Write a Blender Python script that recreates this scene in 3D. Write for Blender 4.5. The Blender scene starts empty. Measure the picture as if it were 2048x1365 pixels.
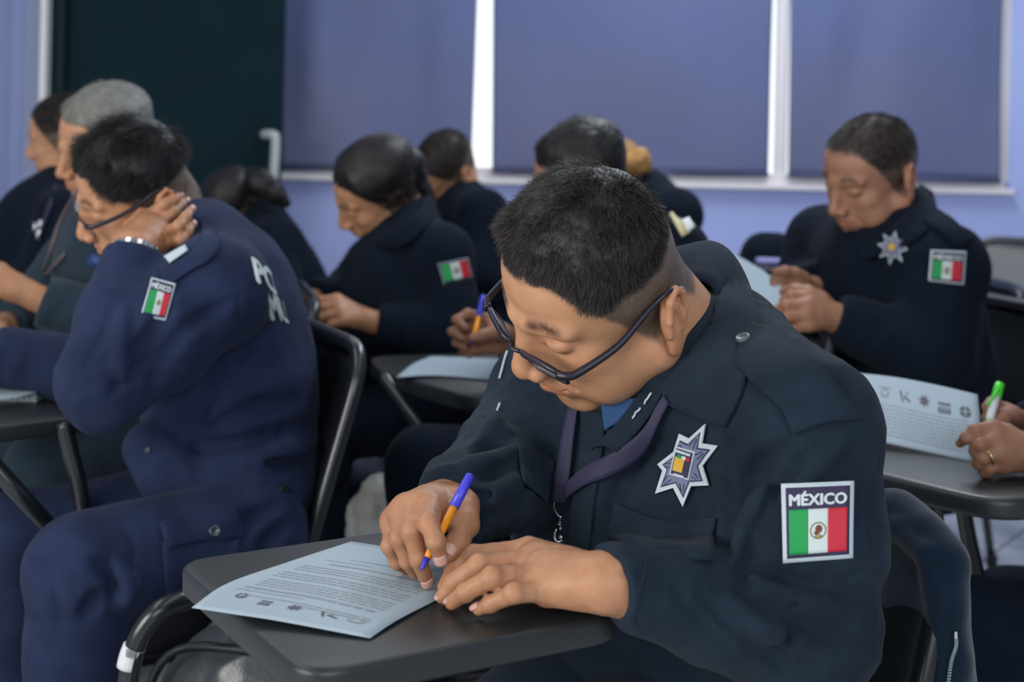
import bpy, math
import numpy as np
from mathutils import Vector, Matrix
from mathutils.bvhtree import BVHTree

S = bpy.context.scene
COL = S.collection
F32 = np.float32

# ------------------------------------------------------------------ camera
W, H, FPX = 2048.0, 1365.0, 2844.0
CX, CYP = 1024.0, 262.0            # principal point (vertical lens shift)
CAMZ = 1.14
ROLL = math.radians(1.2)
CAM = np.array([0.0, 0.0, CAMZ])
RIGHT = np.array([math.cos(ROLL), 0, math.sin(ROLL)])
UP = np.array([-math.sin(ROLL), 0, math.cos(ROLL)])
FWD = np.array([0.0, 1.0, 0.0])
cd = bpy.data.cameras.new('camera')
cam = bpy.data.objects.new('camera', cd); COL.objects.link(cam)
cam.matrix_world = Matrix(((RIGHT[0], UP[0], -FWD[0], CAM[0]), (RIGHT[1], UP[1], -FWD[1], CAM[1]),
                           (RIGHT[2], UP[2], -FWD[2], CAM[2]), (0, 0, 0, 1)))
cd.sensor_width = 36.0; cd.sensor_fit = 'HORIZONTAL'
cd.lens = FPX * 36.0 / W
cd.shift_y = -(H / 2 - CYP) / W
cd.clip_start = 0.05; cd.clip_end = 60
cd.dof.use_dof = True; cd.dof.focus_distance = 1.43; cd.dof.aperture_fstop = 5.2
S.camera = cam

# ------------------------------------------------------------------ world, lights, exposure
S.view_settings.view_transform = 'Standard'
S.view_settings.look = 'None'
S.view_settings.exposure = 0.0
S.view_settings.gamma = 1.0
S.view_settings.use_curve_mapping = False
wd = bpy.data.worlds.new('world'); S.world = wd; wd.use_nodes = True
wd.node_tree.nodes['Background'].inputs[0].default_value = (0.62, 0.76, 1.0, 1)
wd.node_tree.nodes['Background'].inputs[1].default_value = 0.32

def area(name, loc, target, size, size_y, power, col):
    l = bpy.data.lights.new(name, 'AREA'); l.shape = 'RECTANGLE'; l.size = size; l.size_y = size_y
    l.energy = power; l.color = col
    o = bpy.data.objects.new(name, l); COL.objects.link(o); o.location = loc
    d = Vector(target) - Vector(loc); o.rotation_euler = d.to_track_quat('-Z', 'Y').to_euler()
    return o
# ceiling fluorescent fittings over the front of the class and over the camera, and the bright
# open side of the room at the left of the class
area('ceiling_light_front', (-1.6, 1.6, 2.9), (-1.6, 1.6, 0), 0.6, 2.4, 16, (1.0, 0.97, 0.92))
area('ceiling_light_middle', (0.6, 1.0, 2.9), (0.6, 1.0, 0), 0.6, 2.4, 8, (1.0, 0.97, 0.92))
area('ceiling_light_back', (0.8, 3.8, 2.9), (0.8, 3.8, 0), 0.6, 1.8, 42, (0.86, 0.92, 1.0))
area('daylight_left', (-2.6, -0.5, 1.55), (0.1, 1.6, 1.0), 2.0, 1.3, 78, (1.0, 0.97, 0.93))
area('fill_behind', (0.9, -2.2, 1.9), (0.4, 4.0, 0.9), 2.6, 1.4, 62, (0.93, 0.96, 1.0))  # added fill from behind the camera to brighten the back wall

# ------------------------------------------------------------------ pixel helpers
def ray(px, py):
    d = FWD + (px - CX) / FPX * RIGHT - (py - CYP) / FPX * UP
    return d
def at(px, py, D):
    return CAM + ray(px, py) * D
def onz(px, py, z=0.72):
    d = ray(px, py); return CAM + d * ((z - CAMZ) / d[2])
def proj(P):
    P = np.asarray(P, float) - CAM
    D = P @ FWD
    return np.stack([CX + FPX * (P @ RIGHT) / D, CYP - FPX * (P @ UP) / D], -1)
def nrm(v):
    v = np.asarray(v, float); return v / (np.linalg.norm(v, axis=-1, keepdims=True) + 1e-12)

# ------------------------------------------------------------------ noise
_rng = np.random.RandomState(7)
_NT = _rng.rand(32, 32, 32).astype(F32)
def vnoise(q):
    q = np.asarray(q, F32); i = np.floor(q).astype(np.int32); f = q - i; f = f * f * (3 - 2 * f)
    x0, y0, z0 = (i[..., a] & 31 for a in range(3)); x1, y1, z1 = (x0 + 1) & 31, (y0 + 1) & 31, (z0 + 1) & 31
    fx, fy, fz = f[..., 0], f[..., 1], f[..., 2]
    def L(a, b, t): return a + (b - a) * t
    return L(L(L(_NT[x0, y0, z0], _NT[x1, y0, z0], fx), L(_NT[x0, y1, z0], _NT[x1, y1, z0], fx), fy),
             L(L(_NT[x0, y0, z1], _NT[x1, y0, z1], fx), L(_NT[x0, y1, z1], _NT[x1, y1, z1], fx), fy), fz) * 2 - 1
def sstep(a, b, x):
    t = np.clip((x - a) / (b - a), 0, 1); return t * t * (3 - 2 * t)

# ------------------------------------------------------------------ signed distance bodies
class SDF:
    def __init__(s): s.p = []; s.post = []
    def add(s, fn, k=0.01, op='u'): s.p.append((op, fn, k)); return s
    def cap(s, a, b, ra, rb=None, k=0.01, op='u', wr=0, wl=0.03, seed=0.0, twist=0.6, flat=None, cut=None):
        """tapered capsule; wr/wl wrinkle depth and pitch; flat=(dir, scale) squashes along dir; cut=(point, normal) trims it"""
        a = np.asarray(a, float); b = np.asarray(b, float); rb = ra if rb is None else rb
        ab = b - a; L2 = max(ab @ ab, 1e-9); L = math.sqrt(L2); u = ab / L
        e = np.cross(u, [0, 0, 1.0]); e = nrm(e) if np.linalg.norm(e) > 1e-3 else np.array([1.0, 0, 0]); g = np.cross(u, e)
        if flat is not None:
            fn_, fs = nrm(flat[0]), flat[1]
        def fn(P):
            q = P - a.astype(F32)
            t = np.clip(q @ (ab / L2).astype(F32), 0, 1)
            w = q - t[..., None] * ab.astype(F32)
            if flat is not None:
                w = w + (w @ fn_.astype(F32))[..., None] * (fn_ * (1 / fs - 1)).astype(F32)
            d = np.sqrt((w * w).sum(-1))
            r = ra + (rb - ra) * t
            if wr:
                s_ = (q @ u.astype(F32)) / wl; x = (w @ e.astype(F32)) / (wl * 1.9); y = (w @ g.astype(F32)) / (wl * 1.9)
                n = vnoise(np.stack([s_ + twist * x + seed, x + seed * 3.1, y + 7.7], -1))
                n = n * 0.6 + (1 - np.abs(vnoise(np.stack([s_ * 1.3 - twist * y + seed + 9, x * .7, y * .7 + 3], -1))) * 2.4) * 0.6
                r = r + wr * n
            o = d - r
            if flat is not None: o = o * min(1.0, 0.5 + 0.5 * fs)
            if cut is not None:
                o = np.maximum(o, (P - np.asarray(cut[0], F32)) @ nrm(cut[1]).astype(F32))
            return o
        return s.add(fn, k, op)
    def ell(s, c, r, R=None, k=0.01, op='u', wr=0, wl=0.05, seed=0.0):
        c = np.asarray(c, float); r = np.asarray(r, float); R_ = np.eye(3) if R is None else np.asarray(R, float)
        def fn(P):
            q = (P - c.astype(F32)) @ R_.astype(F32)      # columns of R are local axes
            k0 = np.sqrt(((q / r.astype(F32)) ** 2).sum(-1)); k1 = np.sqrt(((q / (r * r).astype(F32)) ** 2).sum(-1)) + 1e-6
            o = k0 * (k0 - 1) / k1
            o = np.where(k0 < 0.3, -r.min() * (1 - k0), o)
            if wr:
                o = o - wr * (vnoise(q / wl + seed) * .6 + (1 - np.abs(vnoise(q * np.array([1, 1, 1.8], F32) / wl + seed + 5)) * 2.4) * .5)
            return o
        return s.add(fn, k, op)
    def at(s, P, mask=None):
        d = None
        for i, (op, fn, k) in enumerate(s.p):
            if mask is not None:
                m = mask[i]
                if not m.any():
                    if d is None: d = np.full(P.shape[:-1], 9.0, F32)
                    continue
                v = np.full(P.shape[:-1], 9.0, F32); v[m] = fn(P[m])
            else: v = fn(P).astype(F32)
            if d is None: d = v; continue
            if op == 'u':
                h = np.clip(0.5 + 0.5 * (d - v) / k, 0, 1); d = v * h + d * (1 - h) - k * h * (1 - h)
            else:
                h = np.clip(0.5 - 0.5 * (d + v) / k, 0, 1); d = d * (1 - h) + (-v) * h + k * h * (1 - h)
        for fn in s.post: d = d + fn(P)
        return d

def mesh_sdf(s, h, lo, hi, B=8):
    """surface nets over sparse blocks -> verts, quads"""
    lo = np.asarray(lo, float); hi = np.asarray(hi, float)
    n = np.ceil((hi - lo) / h).astype(int); nb = -(-n // B); N = nb * B + 2
    I = np.stack(np.meshgrid(*[np.arange(m) for m in nb], indexing='ij'), -1).reshape(-1, 3)
    cen = (lo + (I * B + B / 2) * h).astype(F32); hd = B * h * 0.5 * 1.7321
    dc = np.stack([fn(cen) for (_, fn, _) in s.p], 0)                 # prims x blocks
    d0 = s.at(cen)
    keep = np.abs(d0) < hd * 2.2 + 0.012
    I = I[keep]; dc = dc[:, keep]
    mask = np.stack([v < hd * 2.3 + k * 1.2 + 3 * h + 0.004 for (op, fn, k), v in zip(s.p, dc)], 0)
    ax = np.arange(B + 2)
    G = np.stack(np.meshgrid(ax, ax, ax, indexing='ij'), -1)
    VV, VI, Q = [], [], []
    step = max(1, 400000 // (B + 2) ** 3)
    off = [(x, y, z) for x in (0, 1) for y in (0, 1) for z in (0, 1)]
    for c0 in range(0, len(I), step):
        Ib = I[c0:c0 + step]
        P = (lo + (Ib[:, None, None, None, :] * B + G[None]) * h).astype(F32)
        D = s.at(P, mask[:, c0:c0 + step])
        C = D[:, :-1, :-1, :-1][:, :B, :B, :B]
        sg = D < 0
        cnt = sum(sg[:, x:x + B, y:y + B, z:z + B].astype(np.int8) for x, y, z in off)
        act = (cnt > 0) & (cnt < 8)
        b, i, j, k = np.nonzero(act)
        if not len(b): continue
        acc = np.zeros((len(b), 3)); wsum = np.zeros(len(b))
        cv = {o: D[b, i + o[0], j + o[1], k + o[2]].astype(float) for o in off}
        for o in off:
            for a in range(3):
                if o[a] == 0:
                    o2 = list(o); o2[a] = 1; o2 = tuple(o2)
                    da, db = cv[o], cv[o2]; m = (da < 0) != (db < 0)
                    t = np.where(m, da / np.where(m, da - db, 1), 0)
                    pt = np.array(o, float)[None].repeat(len(b), 0); pt[:, a] += t
                    acc[m] += pt[m]; wsum[m] += 1
        gi = Ib[b] * B + np.stack([i, j, k], -1)
        VV.append(lo + (gi + acc / wsum[:, None]) * h)
        VI.append((gi[:, 0] * N[1] + gi[:, 1]) * N[2] + gi[:, 2])
        st = (N[1] * N[2], N[2], 1)
        for a in range(3):
            e = [0, 0, 0]; e[a] = 1
            A = sg[:, :B, :B, :B]; Bq = sg[:, e[0]:e[0] + B, e[1]:e[1] + B, e[2]:e[2] + B]
            for fl in (0, 1):
                m = (A & ~Bq) if fl == 0 else (~A & Bq)
                bb, ii, jj, kk = np.nonzero(m)
                if not len(bb): continue
                g = Ib[bb] * B + np.stack([ii, jj, kk], -1)
                idx = (g[:, 0] * N[1] + g[:, 1]) * N[2] + g[:, 2]
                s1, s2 = st[(a + 1) % 3], st[(a + 2) % 3]
                q = np.stack([idx - s1 - s2, idx - s2, idx, idx - s1], -1)
                Q.append(q if fl == 0 else q[:, ::-1])
    V = np.concatenate(VV); ids = np.concatenate(VI); Q = np.concatenate(Q)
    o = np.argsort(ids); ids = ids[o]; V = V[o]
    p = np.searchsorted(ids, Q); p = np.clip(p, 0, len(ids) - 1)
    ok = (ids[p] == Q).all(1)
    return V, p[ok]

# ------------------------------------------------------------------ mesh helpers
def tomesh(name, V, Fs, smooth=True, col=None, mats=None, mi=None):
    me = bpy.data.meshes.new(name)
    V = np.asarray(V, float)
    if isinstance(Fs, np.ndarray) and Fs.ndim == 2:
        n, m = Fs.shape
        me.vertices.add(len(V)); me.vertices.foreach_set('co', V.astype(F32).ravel())
        me.loops.add(n * m); me.loops.foreach_set('vertex_index', Fs.astype(np.int32).ravel())
        me.polygons.add(n); me.polygons.foreach_set('loop_start', np.arange(0, n * m, m, dtype=np.int32))
        me.update(calc_edges=True)
    else:
        me.from_pydata([tuple(v) for v in V], [], [tuple(int(i) for i in f) for f in Fs])
    if smooth: me.polygons.foreach_set('use_smooth', np.ones(len(me.polygons), bool))
    if col is not None:
        at_ = me.color_attributes.new('Tint', 'FLOAT_COLOR', 'POINT')
        c = np.ones((len(V), 4), F32); c[:, :3] = col; at_.data.foreach_set('color', c.ravel())
    if mi is not None: me.polygons.foreach_set('material_index', np.asarray(mi, np.int32))
    for m in (mats or []): me.materials.append(m)
    me.update()
    return me
def link(name, me, parent=None, **kw):
    o = bpy.data.objects.new(name, me); COL.objects.link(o)
    if parent is not None: o.parent = parent
    for k, v in kw.items(): o[k] = v
    return o
def empty(name, loc, **kw):
    o = bpy.data.objects.new(name, None); COL.objects.link(o); o.empty_display_size = .05
    o.location = Vector(loc)
    for k, v in kw.items(): o[k] = v
    return o
def obj(name, V, Fs, mat, parent=None, smooth=True, col=None, **kw):
    """vertices are world coordinates; under an Empty they are stored relative to it"""
    V = np.asarray(V, float)
    if parent is not None:
        p = parent; offs = np.zeros(3)
        while p is not None: offs += np.array(p.location); p = p.parent
        V = V - offs
        return link(name, tomesh(name, V, Fs, smooth, col, [mat] if not isinstance(mat, list) else mat), parent, **kw)
    c = (V.min(0) + V.max(0)) / 2; c[2] = V[:, 2].min()
    o = link(name, tomesh(name, V - c, Fs, smooth, col, [mat] if not isinstance(mat, list) else mat), None, **kw)
    o.location = Vector(c); bpy.context.view_layer.update()
    return o
def joinm(parts):
    V, Fs, n = [], [], 0
    for v, f in parts:
        v = np.asarray(v, float); V.append(v); Fs += [tuple(int(i) + n for i in q) for q in f]; n += len(v)
    return np.concatenate(V), Fs
def bezline(P, n=24):
    """Catmull-Rom through the points"""
    P = np.asarray(P, float); 
    if len(P) < 3: 
        t = np.linspace(0, 1, n)[:, None]; return P[0] * (1 - t) + P[-1] * t
    Q = np.vstack([2 * P[0] - P[1], P, 2 * P[-1] - P[-2]]); out = []
    for t in np.linspace(0, len(P) - 1 - 1e-6, n):
        i = int(t); f = t - i; a, b, c, d = Q[i:i + 4]
        out.append(0.5 * (2 * b + (c - a) * f + (2 * a - 5 * b + 4 * c - d) * f * f + (3 * b - a - 3 * c + d) * f ** 3))
    return np.array(out)
def tube(P, r, seg=12, caps=True, sx=1.0, up=None):
    P = np.asarray(P, float); n = len(P); r = np.broadcast_to(np.asarray(r, float), (n,))
    T = nrm(np.gradient(P, axis=0)); V = []
    e = np.cross(T[0], up if up is not None else [0, 0, 1.0]); 
    if np.linalg.norm(e) < 1e-3: e = np.cross(T[0], [1.0, 0, 0])
    e = nrm(e)
    for i in range(n):
        e = nrm(e - (e @ T[i]) * T[i]); g = np.cross(T[i], e)
        a = np.linspace(0, 2 * math.pi, seg, endpoint=False)[:, None]
        V.append(P[i] + r[i] * (np.cos(a) * e * sx + np.sin(a) * g))
    V = np.concatenate(V); Fs = []
    for i in range(n - 1):
        for j in range(seg):
            k = (j + 1) % seg; Fs.append((i * seg + j, i * seg + k, (i + 1) * seg + k, (i + 1) * seg + j))
    if caps: Fs.append(tuple(range(seg))[::-1]); Fs.append(tuple((n - 1) * seg + j for j in range(seg)))
    return V, Fs
def slab(poly, t, bev=0.004, up=np.array([0, 0, 1.0]), nb=3):
    """rounded-edge plate: polygon (ccw seen from +up) at its TOP, thickness t downwards"""
    P = np.asarray(poly, float); n = len(P); c = P.mean(0)
    T = nrm(np.roll(P, -1, 0) - np.roll(P, 1, 0)); out = nrm(np.cross(T, up))
    rings = []
    for a in np.linspace(0, math.pi / 2, nb): rings.append(P - out * bev * (1 - math.sin(a)) - up * bev * (1 - math.cos(a)))
    for a in np.linspace(0, math.pi / 2, nb): rings.append(P - up * (t - bev) - out * bev * (1 - math.cos(a)) - up * bev * math.sin(a))
    V = np.concatenate(rings); Fs = []; m = len(rings)
    for i in range(m - 1):
        for j in range(n):
            k = (j + 1) % n; Fs.append((i * n + j, (i + 1) * n + j, (i + 1) * n + k, i * n + k))
    Fs.append(tuple(range(n))); Fs.append(tuple((m - 1) * n + j for j in range(n))[::-1])
    return V, Fs
def roundpoly(P, r, n=7):
    P = np.asarray(P, float); m = len(P); out = []
    for i in range(m):
        a, b, c = P[i - 1], P[i], P[(i + 1) % m]; rr = min(r, .45 * np.linalg.norm(a - b), .45 * np.linalg.norm(c - b))
        p = b + nrm(a - b) * rr; q = b + nrm(c - b) * rr
        for t in np.linspace(0, 1, n): out.append((1 - t) ** 2 * p + 2 * t * (1 - t) * b + t * t * q)
    return np.array(out)
def gridsurf(G, t=0.0):
    """grid of points (m,n,3) -> sheet with thickness t along its normal"""
    G = np.asarray(G, float); m, n = G.shape[:2]
    du = np.gradient(G, axis=0); dv = np.gradient(G, axis=1); N = nrm(np.cross(du, dv))
    V = np.concatenate([(G + N * t / 2).reshape(-1, 3), (G - N * t / 2).reshape(-1, 3)]); Fs = []; o = m * n
    for i in range(m - 1):
        for j in range(n - 1):
            a, b, c, d = i * n + j, (i + 1) * n + j, (i + 1) * n + j + 1, i * n + j + 1
            Fs.append((a, b, c, d)); Fs.append((o + d, o + c, o + b, o + a))
    for i in range(m - 1):
        for j in (0, n - 1):
            a, b = i * n + j, (i + 1) * n + j; Fs.append((a, o + a, o + b, b) if j == 0 else (b, o + b, o + a, a))
    for j in range(n - 1):
        for i in (0, m - 1):
            a, b = i * n + j, i * n + j + 1; Fs.append((b, o + b, o + a, a) if i == 0 else (a, o + a, o + b, b))
    return V, Fs
def splinegrid(C, m, n):
    """coarse control grid (a,b,3) -> dense (m,n,3) by Catmull-Rom both ways"""
    C = np.asarray(C, float)
    A = np.stack([bezline(C[:, j], m) for j in range(C.shape[1])], 1)
    return np.stack([bezline(A[i], n) for i in range(m)], 0)
def boxm(c, s, R=None):
    c = np.asarray(c, float); s = np.asarray(s, float) / 2
    V = np.array([[x, y, z] for x in (-1, 1) for y in (-1, 1) for z in (-1, 1)], float) * s
    if R is not None: V = V @ np.asarray(R).T
    return V + c, [(0, 1, 3, 2), (4, 6, 7, 5), (0, 4, 5, 1), (2, 3, 7, 6), (0, 2, 6, 4), (1, 5, 7, 3)]
def bvh_of(*vf):
    V, Fs = joinm(vf); return BVHTree.FromPolygons([tuple(v) for v in V], Fs)
def cast(bvh, px, py, back=None):
    d = Vector(ray(px, py)).normalized(); hit = bvh.ray_cast(Vector(CAM), d)
    if hit[0] is None: return None
    n = np.array(hit[1]); 
    if n @ np.array(d) > 0: n = -n
    return np.array(hit[0]), n
def drape(bvh, quad, m, n, off=0.002, smooth=3, D0=None):
    """grid laid on the garment: quad = 4 pixel corners TL,TR,BR,BL (or dense pixel grid)"""
    if np.asarray(quad).ndim == 2:
        TL, TR, BR, BL = [np.array(q, float) for q in quad]
        u = np.linspace(0, 1, n)[None, :, None]; v = np.linspace(0, 1, m)[:, None, None]
        PX = (TL * (1 - u) + TR * u) * (1 - v) + (BL * (1 - u) + BR * u) * v
    else:
        PX = splinegrid(np.dstack([quad, np.zeros(np.asarray(quad).shape[:2])]), m, n)[..., :2]
    D = np.full((m, n), np.nan)
    for i in range(m):
        for j in range(n):
            h = cast(bvh, *PX[i, j])
            if h is not None: D[i, j] = (h[0] - CAM) @ FWD
    md = np.nanmedian(D); D[np.isnan(D) | (np.abs(D - md) > .12)] = md
    for _ in range(smooth):
        E = np.pad(D, 1, mode='edge'); D = (E[:-2, 1:-1] + E[2:, 1:-1] + E[1:-1, :-2] + E[1:-1, 2:] + 4 * D) / 8
    G = np.array([[at(*PX[i, j], D[i, j]) for j in range(n)] for i in range(m)])
    N = nrm(np.cross(np.gradient(G, axis=0), np.gradient(G, axis=1)))
    if (N.reshape(-1, 3) @ FWD).mean() > 0: N = -N
    return G + N * off, N
def gsample(G, u, v):
    """u across 0..1, v down 0..1"""
    m, n = G.shape[:2]; x = np.clip(u, 0, 1) * (n - 1); y = np.clip(v, 0, 1) * (m - 1)
    i = np.minimum(y.astype(int), m - 2); j = np.minimum(x.astype(int), n - 2); fy = (y - i)[..., None]; fx = (x - j)[..., None]
    return (G[i, j] * (1 - fx) + G[i, j + 1] * fx) * (1 - fy) + (G[i + 1, j] * (1 - fx) + G[i + 1, j + 1] * fx) * fy
def on_grid(G, N, V2, Fs, lift, mirror=False):
    V2 = np.asarray(V2, float); return gsample(G, V2[:, 0], V2[:, 1]) + gsample(N, V2[:, 0], V2[:, 1]) * lift, Fs
def gridmesh(G, flipv=False):
    m, n = G.shape[:2]
    return G.reshape(-1, 3), [(i * n + j, (i + 1) * n + j, (i + 1) * n + j + 1, i * n + j + 1) for i in range(m - 1) for j in range(n - 1)]
def textmesh(s, bold=0.0):
    """text as 2-D triangles, box 0..1 x 0..1 (v down); bold thickens by overlapping copies"""
    c = bpy.data.curves.new('t', 'FONT'); c.body = s; c.resolution_u = 3
    o = bpy.data.objects.new('t', c); COL.objects.link(o); bpy.context.view_layer.update()
    me = o.to_mesh(); V = np.array([v.co[:2] for v in me.vertices]); Fs = [tuple(p.vertices) for p in me.polygons]
    o.to_mesh_clear(); bpy.data.objects.remove(o); bpy.data.curves.remove(c)
    if bold:
        n = len(V); offs = [(0, 0), (-bold, 0), (bold, 0), (0, bold * .7), (0, -bold * .7)]
        Fs = [tuple(i + n * k for i in f) for k in range(len(offs)) for f in Fs]; V = np.concatenate([V + np.array(d) for d in offs])
    lo, hi = V.min(0), V.max(0); V = (V - lo) / (hi - lo); V[:, 1] = 1 - V[:, 1]
    return V, Fs, (hi - lo)[0] / (hi - lo)[1]

# ------------------------------------------------------------------ materials
def mat(name, base=(.5, .5, .5), rough=.5, metal=0.0, spec=.5, bump=None, var=None, tint=False, sss=0, sheen=0, coat=0, alpha=1, trans=0, folds=None):
    m = bpy.data.materials.new(name); m.use_nodes = True; nt = m.node_tree; b = nt.nodes['Principled BSDF']
    b.inputs['Base Color'].default_value = (*base, 1); b.inputs['Roughness'].default_value = rough
    b.inputs['Metallic'].default_value = metal; b.inputs['Specular IOR Level'].default_value = spec
    if sheen:
        b.inputs['Sheen Weight'].default_value = sheen; b.inputs['Sheen Roughness'].default_value = .5
    if coat: b.inputs['Coat Weight'].default_value = coat
    if trans: b.inputs['Transmission Weight'].default_value = trans
    if alpha < 1: b.inputs['Alpha'].default_value = alpha
    if sss:
        b.inputs['Subsurface Weight'].default_value = sss; b.inputs['Subsurface Radius'].default_value = (1, .35, .2); b.inputs['Subsurface Scale'].default_value = .006
    tc = nt.nodes.new('ShaderNodeTexCoord')
    csock = None
    if var:                                   # (scale, colour2, amount)
        n = nt.nodes.new('ShaderNodeTexNoise'); n.inputs['Scale'].default_value = var[0]; n.inputs['Detail'].default_value = 4
        nt.links.new(tc.outputs['Object'], n.inputs['Vector'])
        r = nt.nodes.new('ShaderNodeMapRange'); r.inputs[1].default_value = .35; r.inputs[2].default_value = .65; r.inputs[4].default_value = var[2]
        nt.links.new(n.outputs['Fac'], r.inputs[0])
        x = nt.nodes.new('ShaderNodeMix'); x.data_type = 'RGBA'; x.inputs[6].default_value = (*base, 1); x.inputs[7].default_value = (*var[1], 1)
        nt.links.new(r.outputs[0], x.inputs[0]); csock = x.outputs[2]
    if tint:
        a = nt.nodes.new('ShaderNodeAttribute'); a.attribute_name = 'Tint'
        y = nt.nodes.new('ShaderNodeMix'); y.data_type = 'RGBA'; y.blend_type = 'MULTIPLY'; y.inputs[0].default_value = 1
        if csock: nt.links.new(csock, y.inputs[6])
        else: y.inputs[6].default_value = (*base, 1)
        nt.links.new(a.outputs['Color'], y.inputs[7]); csock = y.outputs[2]
    if csock: nt.links.new(csock, b.inputs['Base Color'])
    fprev = None
    if folds:                                 # (scale, strength, distance) long soft creases
        n = nt.nodes.new('ShaderNodeTexNoise'); n.noise_type = 'RIDGED_MULTIFRACTAL'; n.inputs['Scale'].default_value = folds[0]; n.inputs['Detail'].default_value = 1.5; n.inputs['Distortion'].default_value = .6
        mp = nt.nodes.new('ShaderNodeMapping'); mp.inputs['Rotation'].default_value = (.5, .4, .7); mp.inputs['Scale'].default_value = (1, .55, 1.3)
        nt.links.new(tc.outputs['Object'], mp.inputs[0]); nt.links.new(mp.outputs[0], n.inputs['Vector'])
        q = nt.nodes.new('ShaderNodeBump'); q.inputs['Strength'].default_value = folds[1]; q.inputs['Distance'].default_value = folds[2]
        nt.links.new(n.outputs['Fac'], q.inputs['Height']); fprev = q
    if bump:                                  # list of (scale, strength, distance)
        prev = fprev
        for sc, st, di in bump:
            n = nt.nodes.new('ShaderNodeTexNoise'); n.inputs['Scale'].default_value = sc; n.inputs['Detail'].default_value = 3
            nt.links.new(tc.outputs['Object'], n.inputs['Vector'])
            q = nt.nodes.new('ShaderNodeBump'); q.inputs['Strength'].default_value = st; q.inputs['Distance'].default_value = di
            nt.links.new(n.outputs['Fac'], q.inputs['Height'])
            if prev: nt.links.new(prev.outputs[0], q.inputs['Normal'])
            prev = q
        nt.links.new(prev.outputs[0], b.inputs['Normal'])
    return m
SKIN = mat('skin_warm', (.54, .285, .155), .48, spec=.35, tint=True, sss=.12, var=(60, (.50, .24, .13), .7), bump=[(900, .12, .0006), (90, .15, .002)])
SKIN2 = mat('skin_brown', (.40, .205, .125), .5, spec=.35, tint=True, sss=.1, var=(60, (.35, .17, .10), .7), bump=[(700, .1, .0006)])
NAIL = mat('fingernail', (.62, .36, .29), .3, spec=.5)
NAVY = mat('navy_twill', (.0165, .0275, .043), .9, spec=.12, sheen=.03, var=(14, (.0100, .0175, .028), 1), bump=[(1600, .35, .0005), (55, .25, .004)], folds=(7, .8, .008))
NAVYB = mat('blue_navy_twill', (.0225, .033, .077), .9, spec=.12, sheen=.03, var=(14, (.0145, .0215, .053), 1), bump=[(1500, .3, .0005), (50, .25, .004)], folds=(6, .9, .010))
NAVYD = mat('dark_navy_cloth', (.0060, .0110, .0215), .9, spec=.10, sheen=.02, var=(12, (.0045, .0085, .017), 1), bump=[(40, .2, .004)], folds=(5, .8, .010))
SLATE = mat('slate_blue_cloth', (.023, .041, .058), .88, spec=.12, sheen=.12, var=(12, (.018, .032, .045), 1), bump=[(40, .25, .005)], folds=(5, .6, .010))
FLEECE = mat('blue_fleece', (.007, .017, .033), .95, spec=.1, sheen=.25, bump=[(900, .4, .0008)])
HAIR = mat('black_hair', (.011, .010, .010), .5, spec=.4, tint=True)
HAIRG = mat('grey_hair', (.22, .22, .20), .5, spec=.4, tint=True)
HAIRB = mat('brown_hair', (.30, .16, .055), .6, spec=.3, tint=True)
PLASTIC = mat('black_plastic', (.010, .012, .014), .42, spec=.35, bump=[(700, .12, .0004)])
DESKM = mat('charcoal_desk_laminate', (.018, .021, .023), .40, spec=.55, bump=[(500, .08, .0003)])
STEEL = mat('black_tube_metal', (.010, .012, .014), .28, spec=.7)
CHROME = mat('bright_metal', (.75, .75, .74), .22, metal=1)
PAPER = mat('white_paper', (.37, .45, .50), .8, spec=.2)
INK = mat('printed_ink', (.10, .10, .12), .8)
INKL = mat('pale_printed_ink', (.26, .29, .32), .8)
THREADW = mat('pale_thread', (.50, .57, .60), .8, bump=[(1500, .4, .0006)])
THREADN = mat('dark_blue_thread', (.035, .03, .075), .85)
THREADL = mat('lilac_grey_thread', (.16, .17, .27), .8, bump=[(1500, .5, .0006)])
GREEN = mat('flag_green', (.005, .30, .065), .6, bump=[(1200, .4, .0006)])
RED = mat('flag_red', (.52, .012, .03), .6, bump=[(1200, .4, .0006)])
WHITE = mat('flag_white', (.58, .64, .62), .6, bump=[(1200, .4, .0006)])
EMBLB = mat('emblem_brown', (.16, .045, .02), .7)
EMBLO = mat('emblem_olive', (.20, .22, .10), .7)
GOLD = mat('gold_thread', (.62, .38, .04), .6)
ORANGE = mat('orange_pen_plastic', (.95, .33, .005), .35)
BLUEP = mat('blue_pen_plastic', (.055, .055, .60), .35)
GREENP = mat('green_pen_plastic', (.06, .62, .02), .35)
WHITEP = mat('white_pen_plastic', (.7, .72, .72), .35)
GLASSF = mat('glasses_frame_black', (.012, .011, .022), .3, spec=.5)
LANY = mat('dark_violet_ribbon', (.022, .02, .055), .7)
LEATHER = mat('black_leather', (.045, .05, .055), .30, spec=.7, bump=[(300, .3, .001)], folds=(11, .8, .010))
# ------------------------------------------------------------------ heads
# head frame: +x its right, +y the way the face looks, +z up, metres, origin between the ears
LM = dict(nose=(0, .121, -.030), ear=(-.079, -.014, -.004), chin=(0, .083, -.117), mouth=(0, .099, -.062), brow=(0, .098, .030),
          hairline=(0, .088, .072), crown=(0, -.012, .117), occ=(0, -.110, .030), eye=(-.045, .070, .008), browL=(-.034, .088, .034),
          lobe=(-.076, -.006, -.034), mouthL=(-.026, .088, -.062), hL=(-.064, .099, -.001), hR=(.064, .099, -.001), alaL=(-.020, .102, -.035), earT=(-.083, -.020, .027), jaw=(-.058, .005, -.07))
def rodr(w):
    t = np.linalg.norm(w)
    if t < 1e-9: return np.eye(3)
    k = w / t; K = np.array([[0, -k[2], k[1]], [k[2], 0, -k[0]], [-k[1], k[0], 0]])
    return np.eye(3) + math.sin(t) * K + (1 - math.cos(t)) * K @ K
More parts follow.
